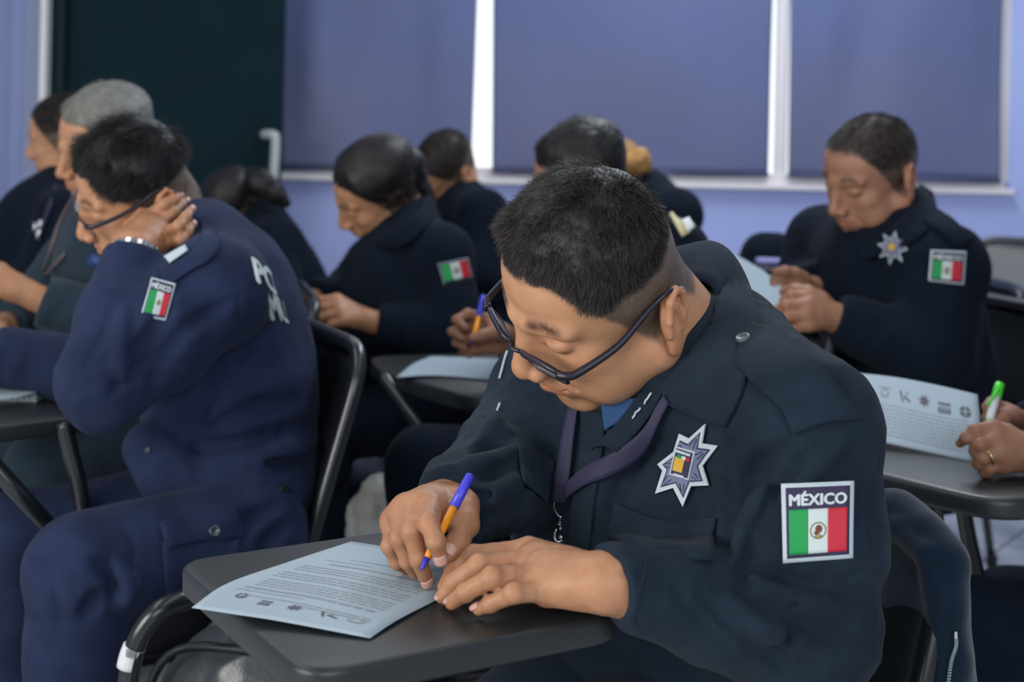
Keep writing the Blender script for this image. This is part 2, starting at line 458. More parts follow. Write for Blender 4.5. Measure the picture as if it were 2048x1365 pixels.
def solve_head(lm, D0, s=1.0, wD=400.0, yaw0=0.0, pitch0=0.6, wide=1.0):
    ks = list(lm); X = np.array([LM[k] for k in ks]) * s * np.array([wide, 1, 1]); U = np.array([lm[k][:2] for k in ks], float)
    Wt = np.array([lm[k][2] if len(lm[k]) > 2 else 1.0 for k in ks])[:, None]
    R0 = np.array([[0, -1, 0], [1, 0, 0], [0, 0, 1.0]])
    cy, sy = math.cos(yaw0), math.sin(yaw0); R0 = np.array([[cy, -sy, 0], [sy, cy, 0], [0, 0, 1]]) @ R0
    R0 = R0 @ rodr(np.array([-pitch0, 0, 0]))
    c = at(*U.mean(0), D0); p = np.concatenate([np.zeros(3), c])
    def res(p):
        P = X @ (R0 @ rodr(p[:3])).T + p[3:]
        return np.concatenate([((proj(P) - U) * Wt).ravel(), [wD * (p[4] - D0)]])
    lam = 1.0
    r = res(p)
    for _ in range(120):
        J = np.stack([(res(p + e) - r) / 1e-5 for e in np.eye(6) * 1e-5], 1)
        dp = np.linalg.solve(J.T @ J + lam * np.eye(6), -J.T @ r); q = p + dp; rq = res(q)
        if (rq ** 2).sum() < (r ** 2).sum(): p, r, lam = q, rq, lam * .5
        else: lam *= 4
    R = R0 @ rodr(p[:3])
    return R, p[3:], r
class Head: pass
def ear_prims(s, sd):
    R = rodr(np.array([0, 0, -sd * .42])) @ rodr(np.array([.22, 0, 0]))   # opens outward to the back, leans back
    c = np.array([sd * .079, -.016, -.004])
    def L(p): return c + R @ np.array([sd * p[0], p[1], p[2]])
    s.ell(c, (.0065, .0165, .029), R=R, k=.004)
    pts = [L((.004, .012, -.012)), L((.006, .013, .006)), L((.007, .008, .024)), L((.007, -.004, .031)), L((.007, -.015, .022)), L((.006, -.0175, .004)), L((.004, -.011, -.016))]
    for a, b in zip(pts[:-1], pts[1:]): s.cap(a, b, .0038, k=.003)
    s.ell(L((.001, .001, -.028)), (.0058, .0120, .0150), R=R, k=.004)       # lobe
    s.ell(L((.008, .001, -.003)), (.006, .0085, .011), R=R, k=.004, op='s')  # concha
    s.cap(L((.0075, -.004, .018)), L((.0075, -.010, .006)), .0032, k=.003, op='s')
    s.cap(L((.0065, -.0035, .016)), L((.005, -.009, -.008)), .0022, k=.003)   # antihelix
    s.ell(L((.004, .011, -.006)), (.004, .003, .005), R=R, k=.003)          # tragus
def make_head(lm=None, D0=1, s=1.0, neck=None, neckr=.056, h=.002, pose=None, fem=False, jawf=1.0, hairline=0.0, fade=1.0, scalp=(.07, .11, .16), fadecol=(.24, .34, .46), Lr=(.018, .070),
              dens_lo=.006, ears=True, beard=0.0, brows=1.0, wide=1.0, back=0.0, **kw):
    H_ = Head()
    if pose is None: H_.R, H_.T, H_.res = solve_head(lm, D0, s, wide=wide, **kw)
    else: H_.R, H_.T = pose
    H_.s = s
    q = SDF()
    q.ell((0, -.012 + back * .5, .035), (.076, .096 - back * .5, .084), k=.01)
    q.ell((0, .032, .045), (.060, .060, .055), k=.02)
    q.ell((0, .036, -.028), (.059, .055, .080), k=.022)
    jw = jawf
    for sd in (-1, 1):
        q.cap((sd * .050 * jw, .0, -.052), (sd * .018, .068, -.098), .020 * jw, .015, k=.022)
        q.ell((sd * .040, .060, -.020), (.021, .022, .019), k=.016)
        q.ell((sd * .036 * jw, .050, -.058), (.026, .030, .030), k=.02)
        q.cap((sd * .010, .093, .026), (sd * .046, .074, .027), .0085, k=.012)
    q.ell((0, .073, -.100), (.021, .018, .017), k=.014)
    q.ell((0, .080, -.062), (.029, .023, .027), k=.014)
    for sd in (-1, 1):
        q.ell((sd * .034, .103, .007), (.0155, .015, .0105), k=.010, op='s')
    for sd in (-1, 1):
        q.ell((sd * .031, .0755, .007), (.0158, .0155, .0130), k=.004)
    q.cap((0, .082, .018), (0, .088, -.030), .013, .017, k=.012)
    q.cap((0, .0905, .020), (0, .112, -.024), .0075, .0100, k=.010)
    q.ell((0, .1135, -.031), (.0115, .0105, .0100), k=.007)
    for sd in (-1, 1):
        q.ell((sd * .0135, .1045, -.0345), (.0080, .0110, .0085), k=.0045)
        q.ell((sd * .0072, .1110, -.0430), (.0040, .0062, .0030), k=.0025, op='s')
        q.cap((sd * .017, .100, -.036), (sd * .034, .084, -.060), .0016, k=.006, op='s')
    q.cap((0, .1055, -.046), (0, .1045, -.053), .0014, k=.004, op='s')
    for sd in (-1, 1):
        q.cap((0, .0990, -.0570), (sd * .020, .0925, -.0600), .0052, .0026, k=.004)
        q.cap((0, .0975, -.0680), (sd * .018, .0905, -.0650), .0064, .0030, k=.004)
        q.cap((0, .1045, -.0620), (sd * .026, .0905, -.0622), .0010, k=.0022, op='s')
    q.cap((-.012, .094, -.081), (.012, .094, -.081), .004, k=.008, op='s')
    for sd in (-1, 1):       # closed upper lids above a lash crease, soft bag below
        q.cap((sd * .018, .0905, .0005), (sd * .031, .0925, -.0020), .0010, k=.002, op='s')
        q.cap((sd * .031, .0925, -.0020), (sd * .044, .0840, .0010), .0010, k=.002, op='s')
        q.cap((sd * .019, .0900, .0150), (sd * .043, .0830, .0150), .0012, k=.004, op='s')
    if ears:
        ear_prims(q, -1); ear_prims(q, 1)
    lo = np.array([-.11, -.135, -.145]); hi = np.array([.11, .14, .135])
    if neck is not None:
        nl = (H_.R.T @ (np.asarray(neck) - H_.T)) / s / np.array([wide, 1, 1])
        q.cap((0, -.030, -.035), nl, neckr / s * .93, neckr / s, k=.03)
        lo = np.minimum(lo, nl - neckr / s - .02); hi = np.maximum(hi, nl + neckr / s + .02)
    V, Q = mesh_sdf(q, h, lo, hi)
    H_.V, H_.Q, H_.sdf = V, Q, q
    # normals
    A = V[Q]; fn = np.cross(A[:, 2] - A[:, 0], A[:, 3] - A[:, 1]); N = np.zeros_like(V)
    for c in range(4): np.add.at(N, Q[:, c], fn)
    H_.N = nrm(N)
    H_.fn = fn
    m, L = hairmask(V, hairline, fade, fem, Lr); H_.mask = m; H_.len = L; H_.ramp = hairmask.ramp
    x, y, z = V.T; ax = np.abs(x)
    col = np.ones_like(V)
    n1 = vnoise(V * 320) * .5 + .5
    def mix(w, c):
        nonlocal col; w = np.clip(w, 0, 1)[:, None]; col = col * (1 - w) + np.array(c) * w
    # reddish nose/ears/cheeks, intrinsic to skin
    mix(.28 * np.exp(-((ax - .0) ** 2 + (z + .032) ** 2) / .018 ** 2) * (y > .09), (1.1, .80, .80))
    mix(.25 * (ax > .072) * (np.abs(z) < .045), (1.1, .78, .74))
    lipd = np.exp(-((z + .0625) / .0095) ** 4 - (ax / .0245) ** 4) * (y > .08)
    mix(.55 * lipd, (.95, .62, .66))
    bz = .0335 + .10 * (ax - .018) * (ax < .036) - .16 * (ax - .036) * (ax > .036)
    mix(.88 * brows * np.exp(-((z - bz) / (.0056 - .03 * np.clip(ax - .03, 0, .03))) ** 2 - ((ax - .032) / .0175) ** 6) * (y > .05) * (.7 + .5 * n1), (.12, .10, .10))
    lz = .0005 - .0025 * np.clip(1 - ((ax - .031) / .014) ** 2, 0, 1)
    mix(.85 * np.exp(-((z - lz) / .0012) ** 2 - ((ax - .031) / .0145) ** 8) * (y > .06), (.10, .08, .08))
    if beard: mix(beard * sstep(-.035, -.07, z) * (1 - lipd) * sstep(-.03, .03, y) * (z > -.13), (.60, .66, .72))
    sc = np.clip(m * 1.05, 0, 1) ** .6 * (.86 + .26 * n1)
    scl = sstep(0, .45, L)[:, None]; sca = np.array(fadecol) * (1 - scl) + np.array(scalp) * scl; w_ = np.clip(sc, 0, 1)[:, None]; col = col * (1 - w_) + sca * w_
    H_.col = col
    H_.world = lambda P: (np.asarray(P) * s * np.array([wide, 1, 1])) @ H_.R.T + H_.T
    return H_
def hairmask(V, hl=0.0, fade=1.0, fem=False, Lr=(.018, .070)):
    x, y, z = V.T; ax = np.abs(x)
    th = np.degrees(np.arctan2(ax, y + .012))
    zb = np.interp(th, [0, 18, 30, 40, 50, 60, 72, 80, 90, 100, 112, 140, 180],
                   [.074, .077, .073, .060, .036, .012, -.024, -.034, -.020, .010, -.006, -.040, -.046]) + hl * np.exp(-(th / 45) ** 2)
    if fem: zb = zb + np.interp(th, [0, 40, 62, 74, 90, 100, 120, 180], [0, -.005, .0, -.012, -.062, -.068, -.030, -.01])
    zb = zb + vnoise(V * np.array([90, 90, 60])) * .0035
    m = sstep(-.003, .011, z - zb)
    earreg = (((ax - .086) / .0125) ** 2 + ((y + .019) / .024) ** 2 + ((z + .001) / .039) ** 2 < 1).astype(float)
    m = m * (1 - earreg * (0 if fem else 1))
    skull = np.sqrt((x / .079) ** 2 + ((y + .010) / .103) ** 2 + ((z - .035) / .086) ** 2)
    m = m * (1 - sstep(1.10, 1.22, skull) * (y < 0) * (z < .02))
    L = sstep(Lr[0], Lr[1], z + .20 * np.clip(y + .03, -.1, 0) + (Lr[0] > .03) * .55 * np.clip(y - .02, 0, .06))       # 0 cropped sides .. 1 full top
    L = L * fade + (1 - fade)
    L = L * (.22 + .78 * sstep(.0, .030, z - zb + .006 * vnoise(V * 150)))
    hairmask.ramp = sstep(.0, .034, z - zb)
    return m, L * m
def hair_strands(H_, n, l0, l1, comb, lift=.55, r=.00032, seg=4, seed=1, wob=.35, curl=.5, col=(1, 1, 1), cvar=.35, minmask=.25, lod=1.0):
    """individual tapered hairs rooted on the scalp, in head space -> world verts, faces, tint"""
    rng = np.random.RandomState(seed)
    V, Q, N = H_.V, H_.Q, H_.N; m = H_.mask
    fm = m[Q].mean(1); area_ = np.linalg.norm(H_.fn, axis=1) * (fm > minmask) * np.clip(fm * 1.3, 0, 1) * (lod + (1 - lod) * sstep(0, .4, H_.len[Q].mean(1)))
    pr = area_ / area_.sum(); f = rng.choice(len(Q), n, p=pr)
    w = rng.rand(n, 4) ** 1; w /= w.sum(1, keepdims=True)
    P = (V[Q[f]] * w[..., None]).sum(1); NN = nrm((N[Q[f]] * w[..., None]).sum(1)); Lm = (H_.len[Q[f]] * w).sum(1)
    Ln = (l0 + (l1 - l0) * Lm) * (0.75 + .5 * rng.rand(n))
    T = comb(P); T = T - (T * NN).sum(1, keepdims=True) * NN; T = nrm(T)
    T = nrm(T + wob * (np.stack([vnoise(P * 70 + 3 * i) for i in range(3)], 1)) * 1.3 + wob * .5 * rng.randn(n, 3))
    lf = np.clip(lift * (0.7 + .6 * rng.rand(n)), 0, 1)[:, None]
    D = nrm(lf * NN + (1 - lf) * T)
    E = nrm(T * (1 + curl) - NN * curl * .25)
    pts = []; t = np.linspace(0, 1, seg)
    for a in t:
        pts.append(P - NN * .0008 + Ln[:, None] * (D * a + (E - D) * (a * a) * .5 * curl))
    pts = np.stack(pts, 1)                                             # n,seg,3
    dirn = nrm(pts[:, -1] - pts[:, 0]); e = nrm(np.cross(dirn, rng.randn(n, 3))); g = np.cross(dirn, e)
    rr = r * np.array([1.0] + [1.0 - .75 * (i / (seg - 1)) for i in range(1, seg)])
    ang = [0, 2.094, 4.189]
    VV = np.stack([pts + (e * math.cos(a) + g * math.sin(a))[:, None, :] * rr[None, :, None] for a in ang], 2)   # n,seg,3,3
    VV = VV.reshape(-1, 3)
    base = np.arange(n)[:, None] * (seg * 3)
    F = []
    for i in range(seg - 1):
        for j in range(3):
            k = (j + 1) % 3; F.append(np.concatenate([base + i * 3 + j, base + i * 3 + k, base + (i + 1) * 3 + k, base + (i + 1) * 3 + j], 1))
    F = np.concatenate(F)
    c = (1 + cvar * rng.randn(n, 1)).clip(.4, 2.6) * np.array(col)[None]; c = np.repeat(c, seg * 3, 0)
    return H_.world(VV), F, c
def hair_cap(H_, t, noise=.2, thr=.35, col=(1, 1, 1), sc=60, stretch=(1, 1, 1), minlen=0.0):
    """the closed mass of hair just above the scalp"""
    V, Q = H_.V, H_.Q; m = H_.mask
    fm = (m[Q].min(1) > thr) & (H_.len[Q].min(1) + .06 * vnoise(V[Q[:, 0]] * 200) >= minlen); used = np.unique(Q[fm]); idx = -np.ones(len(V), int); idx[used] = np.arange(len(used))
    th = sstep(thr, 1.0, m) * (sstep(minlen, minlen + .35, H_.len) if minlen else 1) * (.15 + .85 * H_.len) * (.12 + .88 * H_.ramp)
    nz = vnoise(V * sc * np.array(stretch)) * .6 + vnoise(V * sc * 2.3 * np.array(stretch) + 4) * .4
    D = V + H_.N * (t * th * (1 + noise * nz) - .0006 * (m < .6))[:, None]
    P = D[used]; F = idx[Q[fm]]
    c = np.ones((len(P), 3)) * np.array(col) * (1 + .25 * nz[used, None])
    return H_.world(P), F, c
def merge_np(parts):
    V, F, C, n = [], [], [], 0
    for v, f, c in parts: V.append(v); F.append(np.asarray(f) + n); C.append(c); n += len(v)
    return np.concatenate(V), np.concatenate(F), np.concatenate(C)
def glasses(H_, parent, drop=0.0, frame_r=.0014, lens_h=.030, top_bar=.0022, tilt=.26, mat_=None, out=0.0):
    """spectacles in head space: two rims, bridge, temples, lenses"""
    mt = mat_ or GLASSF
    def rim(sd):
        P = []
        for a in np.linspace(0, 2 * math.pi, 37)[:-1]:
            cx, cz = math.cos(a), math.sin(a); e = 3.4
            x = .0265 * abs(cx) ** (2 / e) * (1 if cx > 0 else -1); z = lens_h / 2 * abs(cz) ** (2 / e) * (1 if cz > 0 else -1)
            x *= 1 - .10 * (cz < 0) * abs(cz)
            X = .0345 + x; P.append((sd * X, .1125 + out - .26 * max(X - .02, 0) + tilt * (z - lens_h / 2) * 1.0, z + .004 - drop))
        return np.array(P)
    parts = []; zt = .004 - drop + lens_h / 2
    for sd in (-1, 1):
        P = rim(sd); Pc = np.vstack([P, P[:1]])
        top = np.clip((Pc[:, 2] - (.004 - drop)) / (lens_h / 2), 0, 1); rad = frame_r + top_bar * .55 * top ** 2
        parts.append(tube(H_.world(Pc), rad * H_.s, 8, caps=False))
        hx = np.array([[sd * .0595, .1030 + out, zt - .003], [sd * .0660, .0995 + out, zt - .003], [sd * .0720, .088, zt - .003],
                       [sd * .0790, .045, zt * .7 + .004], [sd * .0805, .010, .021], [sd * .0825, -.010, .029], [sd * .0815, -.026, .028], [sd * .078, -.040, .014]])
        L = bezline(hx, 30); v, f = tube(H_.world(L), np.interp(np.linspace(0, 1, 30), [0, .2, .6, 1], [.0044, .0042, .0030, .0015]) * H_.s, 8)
        parts.append((v, f))
    B = bezline(np.array([(-.0095, .1115 + out, zt - .005), (0, .1160 + out, zt - .003), (.0095, .1115 + out, zt - .005)]), 8)
    parts.append(tube(H_.world(B), .0022 * H_.s, 8))
    V, F = joinm(parts)
    o = obj('glasses', V, F, mt, parent)
    for sd in (-1, 1):
        P = rim(sd); n = len(P); c = P.mean(0); T = .0006
        V = np.vstack([[c + [0, T, 0]], P + [0, T, 0], [c - [0, T, 0]], P - [0, T, 0]]); F = []
        for i in range(n): j = (i + 1) % n; F += [(0, 1 + i, 1 + j), (n + 1, n + 2 + j, n + 2 + i)]
        obj('lens', H_.world(V), F, LENS, o)
    return o
LENS = mat('spectacle_lens', (.9, .95, 1), .03, alpha=.22, spec=.8, coat=.3)

# ------------------------------------------------------------------ hands
def hand_sdf(wrist, fore, fingers, thumb, palm_c=None, r=1.0, wr=.027, palm_t=.0125, flat_n=None):
    """fingers: 4 chains index..little of 4 world points (knuckle, joint, joint, tip); thumb: 4 points (base, knuckle, joint, tip)"""
    q = SDF(); wrist = np.asarray(wrist, float); fore = np.asarray(fore, float)
    fn = flat_n
    q.cap(fore, wrist, wr * 1.12 * r, wr * r, k=.01, flat=(fn, .78) if fn is not None else None)
    rad = [(.0108, .0092, .0080), (.0110, .0095, .0082), (.0104, .0090, .0078), (.0092, .0080, .0070)]
    M = [np.asarray(f[0], float) for f in fingers]
    for i in range(4):
        a = wrist * .82 + M[i] * .18
        q.cap(a, M[i] + 0 * M[i], palm_t * 1.28 * r, palm_t * (1.02 if i < 3 else .92) * r, k=.014)
        if i < 3:
            q.cap((M[i] + M[i + 1]) / 2 * .5 + wrist * .5, M[i] * .46 + M[i + 1] * .46 + wrist * .08, palm_t * 1.05 * r, palm_t * .82 * r, k=.012)
    T = [np.asarray(t, float) for t in thumb]
    q.cap(T[0], T[1], .0165 * r, .0125 * r, k=.013); q.cap(wrist * .4 + T[0] * .6, M[0] * .5 + T[1] * .5, .012 * r, .008 * r, k=.014)
    q.cap(T[1], T[2], .0118 * r, .0105 * r, k=.006); q.cap(T[2], T[3], .0108 * r, .0085 * r, k=.004)
    for i, f in enumerate(fingers):
        P = [np.asarray(p, float) for p in f]; a, b, c = [v * r for v in rad[i]]
        q.cap(P[0], P[1], a * 1.08, b, k=.0045); q.ell(P[1], (b * 1.07,) * 3, k=.003)
        q.cap(P[1], P[2], b * .98, c, k=.003); q.ell(P[2], (c * 1.03,) * 3, k=.002)
        q.cap(P[2], P[3], c, c * .80, k=.003)
    nz = 1.0
    q.post.append(lambda P: (-.00035 * vnoise(P * 210) - .0005 * vnoise(P * 90)).astype(F32))
    P = np.array([p for f in fingers for p in f] + T + [wrist, fore]); 
    return q, P.min(0) - .04, P.max(0) + .04
def nail(tip, prev, nrm_, r=.0078, s=1.0):
    """finger nail plate at the tip, facing nrm_"""
    d = nrm(np.asarray(tip) - np.asarray(prev)); n = nrm(np.asarray(nrm_) - (np.asarray(nrm_) @ d) * d); b = np.cross(d, n)
    G = []
    for v in np.linspace(-.35, 1.0, 7):
        row = []
        wv = 1.0 if v < .7 else 1 - .45 * ((v - .7) / .3) ** 2
        if v < -.1: wv = .9
        for u in np.linspace(-1, 1, 7):
            a = u * .95 * wv; rr = r * s * (1.06 - .10 * max(v, 0) ** 3)
            row.append(np.asarray(tip) + d * (v * .0075 - .001) * s + n * math.cos(a) * rr + b * math.sin(a) * rr * .95)
        G.append(row)
    return gridsurf(np.array(G), .0007)
def template_hand(side, wrist, dirn, back, curl=(.5, .5, .55, .6), spread=.06, thumb_in=.5, r=1.0, s=1.0, thumb_curl=.3):
    """joint chains for a hand: dirn = wrist towards knuckles, back = out of the back of the hand; side 'L'/'R'"""
    d = nrm(dirn); n = nrm(np.asarray(back) - (np.asarray(back) @ d) * d)
    t = np.cross(d, n) * (1 if side == 'L' else -1)        # towards the thumb
    if True:
        # left hand, palm down, pointing away: thumb on the right
        t = np.cross(d, n) if side == 'L' else -np.cross(d, n)
    w = np.asarray(wrist, float); out = []
    lens = [(.040, .024, .018), (.044, .028, .019), (.041, .026, .019), (.032, .019, .017)]
    off = [(.030, .090), (.009, .093), (-.012, .088), (-.031, .079)]
    for i in range(4):
        p = w + t * off[i][0] * s + d * off[i][1] * s; ch = [p]; c = curl[i]; ang = c * .9
        sd = (1.5 - i) * spread
        for k, L in enumerate(lens[i]):
            dd = nrm(d * math.cos(ang) - n * math.sin(ang) + t * sd); p = p + dd * L * s; ch.append(p); ang += c * (1.15 if k == 0 else .8)
        out.append(ch)
    b = w + t * .022 * s + d * .022 * s - n * .008 * s
    dd = nrm(d * .75 + t * (1 - thumb_in) * .9 - n * (.25 + .5 * thumb_in)); T = [b, b + dd * .042 * s]
    dd2 = nrm(dd + d * .4 - t * thumb_in * .6 - n * thumb_curl * .3); T.append(T[-1] + dd2 * .032 * s)
    dd3 = nrm(dd2 - t * thumb_in * .5 - n * thumb_curl * .5); T.append(T[-1] + dd3 * .025 * s)
    return out, T, n

# ------------------------------------------------------------------ clothing
def frame_from(f, up=(0, 0, 1)):
    f = nrm(np.asarray(f, float)); u = np.asarray(up, float); u = nrm(u - (u @ f) * f); r = np.cross(f, u)
    return np.stack([r, f, u], 1)           # columns: right, forward, up
def shirt_sdf(J, wr=.004, seed=0.0):
    """J: neck, shL, shR, chest, belly, pelvis, elL, wrL, elR, wrR (world points) + radii in J['r']"""
    q = SDF(); r = dict(chest=(.175, .115, .17), belly=(.165, .125, .15), hips=(.17, .13, .11), sh=.072, el=.056, wr=.042, yoke=.062, neckb=.06)
    r.update(J.get('r', {}))
    ax = nrm(J['shR'] - J['shL']); up = nrm(J['neck'] - J['pelvis']); f = nrm(np.cross(up, ax)); up = np.cross(ax, f)
    R = np.stack([ax, f, up], 1); J['R'] = R
    q.ell(J['chest'], r['chest'], R=R, k=.03, wr=wr, wl=.07, seed=seed)
    q.ell(J['belly'], r['belly'], R=R, k=.05, wr=wr * 1.3, wl=.05, seed=seed + 2)
    if 'pelvis' in J: q.ell(J['pelvis'], r['hips'], R=R, k=.05, wr=wr * 1.4, wl=.05, seed=seed + 4)
    q.cap(J['shL'], J['shR'], r['yoke'], k=.05)
    q.cap(J['neck'], J['chest'] * .5 + J['neck'] * .5, r['neckb'], r['neckb'] * 1.3, k=.06)
    for sd in 'LR':
        if 'el' + sd not in J: continue
        sh, el, w = J['sh' + sd], J['el' + sd], J['wr' + sd]
        q.cap(J['neck'], sh, r['neckb'] * .8, r['sh'] * .85, k=.04)
        q.cap(sh, el, r['sh'], r['el'], k=.03, wr=wr * 1.5, wl=.045, seed=seed + ord(sd), twist=.9)
        q.cap(el, w, r['el'], r['wr'], k=.02, wr=wr * 1.3, wl=.038, seed=seed + ord(sd) * 2, cut=(w, w - el))
    return q
def arr_bounds(pts, pad): 
    P = np.array(pts); return P.min(0) - pad, P.max(0) + pad
def legs_sdf(J, wr=.005, seed=0.0, rt=.085, rk=.066, ra=.055):
    q = SDF(); R = J.get('R', np.eye(3))
    q.ell(J['pelvis'], (.175, .135, .10), R=R, k=.03)
    for sd in 'LR':
        if 'kn' + sd not in J: continue
        hp, kn, an = J['hip' + sd], J['kn' + sd], J['an' + sd]
        q.cap(hp, kn, rt, rk, k=.04, wr=wr, wl=.055, seed=seed + ord(sd)); q.cap(kn, an, rk * .97, ra, k=.02, wr=wr * 1.3, wl=.05, seed=seed + 3 + ord(sd), cut=(an, an - kn))
    return q
# ------------------------------------------------------------------ the room
WALLY = 5.2
def worldsky():
    nt = wd.node_tree; bg = nt.nodes['Background']
    tc = nt.nodes.new('ShaderNodeTexCoord'); sp = nt.nodes.new('ShaderNodeSeparateXYZ')
    nt.links.new(tc.outputs['Generated'], sp.inputs[0])
    r = nt.nodes.new('ShaderNodeMapRange'); r.inputs[1].default_value = .55; r.inputs[2].default_value = .75; nt.links.new(sp.outputs['Y'], r.inputs[0])
    m = nt.nodes.new('ShaderNodeMix'); m.data_type = 'RGBA'
    m.inputs[6].default_value = (0.20, 0.25, 0.34, 1); m.inputs[7].default_value = (1.5, 1.6, 1.6, 1)
    nt.links.new(r.outputs[0], m.inputs[0]); nt.links.new(m.outputs[2], bg.inputs[0]); bg.inputs[1].default_value = 1.0
worldsky()
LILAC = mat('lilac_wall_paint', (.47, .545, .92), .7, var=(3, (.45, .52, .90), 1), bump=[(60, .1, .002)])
LILAC2 = mat('lilac_wall_dimmed', (.24, .29, .52), .6)  # darker copy of the wall lilac, dimmer light at the left put into the colour
BLIND = mat('violet_blind_fabric', (.120, .155, .32), .8, var=(1.2, (.145, .155, .27), 1), bump=[(300, .2, .001)])
ALU = mat('window_aluminium', (.85, .80, .80), .35, spec=.5)
ALUD = mat('grey_aluminium', (.22, .27, .28), .4)
DGREEN = mat('dark_green_panel', (.0025, .017, .023), .7, spec=.12, var=(5, (.004, .020, .027), 1))
GLASS = mat('window_glass', (1, 1, 1), .02, alpha=.12, spec=.5)
HANDLE = mat('white_door_handle', (.52, .55, .53), .4)
def P5(px, py, D=WALLY): return at(px, py, D)
def wallmat_floor():
    m = mat('white_floor_tile', (.52, .54, .55), .25, spec=.5); nt = m.node_tree; b = nt.nodes['Principled BSDF']
    tc = nt.nodes.new('ShaderNodeTexCoord'); mp = nt.nodes.new('ShaderNodeMapping'); mp.inputs['Rotation'].default_value[2] = .62
    br = nt.nodes.new('ShaderNodeTexBrick'); br.offset = 0; br.inputs['Scale'].default_value = 1; br.inputs['Brick Width'].default_value = .33; br.inputs['Row Height'].default_value = .33
    br.inputs['Mortar Size'].default_value = .004; br.inputs['Color1'].default_value = (.62, .63, .62, 1); br.inputs['Color2'].default_value = (.56, .57, .56, 1); br.inputs['Mortar'].default_value = (.09, .09, .09, 1)
    nt.links.new(tc.outputs['Object'], mp.inputs[0]); nt.links.new(mp.outputs[0], br.inputs[0]); nt.links.new(br.outputs[0], b.inputs['Base Color'])
    return m
FLOORM = wallmat_floor()
def bx(name, c, s, m, parent=None, bev=0.0, **kw):
    V, F = boxm(c, s); o = obj(name, V, F, m, parent, smooth=False, **kw)
    if bev:
        md = o.modifiers.new('b', 'BEVEL'); md.width = bev; md.segments = 2
    return o
bx('floor', (0, 2.6, -.05), (9, 7, .1), FLOORM, kind='structure')
x0 = at(82, 300, WALLY)[0]; xd = at(562, 300, WALLY)[0]; xr = at(2012, 300, WALLY)[0]; sill = at(1300, 362, WALLY)[2]
# back wall: lilac below the windows, piers left and right, lintel above
bx('wall_back', ((xd + 4.4) / 2, WALLY + .1, sill / 2), (4.4 - xd, .2, sill), LILAC, kind='structure')
bx('wall_back_pier', ((xr + 4.4) / 2 + .01, WALLY + .1, (sill + 3.0) / 2), (4.4 - xr, .2, 3.0 - sill), LILAC, kind='structure')
bx('wall_back_lintel', ((xd + xr) / 2, WALLY + .1, 2.75), (xr - xd, .2, .5), LILAC, kind='structure')
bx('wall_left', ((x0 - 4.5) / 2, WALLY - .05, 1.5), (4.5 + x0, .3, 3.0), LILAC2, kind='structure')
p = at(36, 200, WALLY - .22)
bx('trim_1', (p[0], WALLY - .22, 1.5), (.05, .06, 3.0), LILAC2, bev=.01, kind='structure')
bx('wall_back_header', ((x0 + xd) / 2, WALLY + .12, 2.6), (xd - x0, .2, .8), LILAC, kind='structure')
# window with three lights behind roller blinds
wn = empty('window_1', ((xd + xr) / 2, WALLY, sill), kind='structure')
bx('window_frame', ((xd + xr) / 2, WALLY + .03, sill + .012), (xr - xd, .07, .045), ALU, wn, bev=.004)
for px in (1562, 2013):
    c = at(px, 200, WALLY + .03)[0]; bx('window_post', (c, WALLY + .03, (sill + 2.5) / 2 + .02), (.042, .05, 2.5 - sill), ALU, wn, bev=.004)
bx('window_pane', ((xd + xr) / 2, WALLY + .06, (sill + 2.5) / 2), (xr - xd - .02, .006, 2.5 - sill - .05), GLASS, wn)
bx('window_sill', ((xd + xr) / 2, WALLY - .02, sill - .012), (xr - xd + .04, .06, .02), ALU, wn, bev=.004)
def blind(pix, D, label, waves, seed):
    """roller blind hanging from above the frame: pix = top-left, top-right, bottom-right, bottom-left"""
    TL, TR, BR, BL = [at(a, b, D) for a, b in pix]
    TL, TR = TL + (TL - BL) * .35, TR + (TR - BR) * .35
    m, n = 30, 60; u = np.linspace(0, 1, n)[None, :, None]; v = np.linspace(0, 1, m)[:, None, None]
    G = (TL * (1 - u) + TR * u) * (1 - v) + (BL * (1 - u) + BR * u) * v
    G[..., 1] += waves * np.sin(u[..., 0] * 9 + seed + 1.5 * v[..., 0]) * (.3 + .7 * v[..., 0]) + .012 * vnoise(np.stack([u[..., 0] * 6 + 0 * v[..., 0], v[..., 0] * 2 + 0 * u[..., 0], 0 * u[..., 0] + 0 * v[..., 0] + seed], -1))
    r = empty('window_blind', (TL + TR + BL + BR) / 4, label=label, category='blind', group='roller blinds over the window')
    V, F = gridsurf(G, .0015); obj('fabric', V, F, BLIND, r)
    V, F = tube(np.array([G[-1, 0], G[-1, n // 2], G[-1, -1]]) , .009, 8); obj('bottom_bar', V, F, mat('blind_bar', (.10, .11, .20), .5), r)
blind([(568, 0), (955, 0), (943, 338), (560, 336)], WALLY - .05, 'left roller blind in dark violet cloth, next to the dark green door', .012, 1)
blind([(986, 0), (1546, 0), (1538, 350), (984, 343)], WALLY - .05, 'widest violet roller blind, in the middle between the two bright gaps', .010, 3)
blind([(1580, 0), (2008, 0), (2000, 363), (1576, 351)], WALLY - .05, 'violet roller blind at the right end of the window', .010, 5)
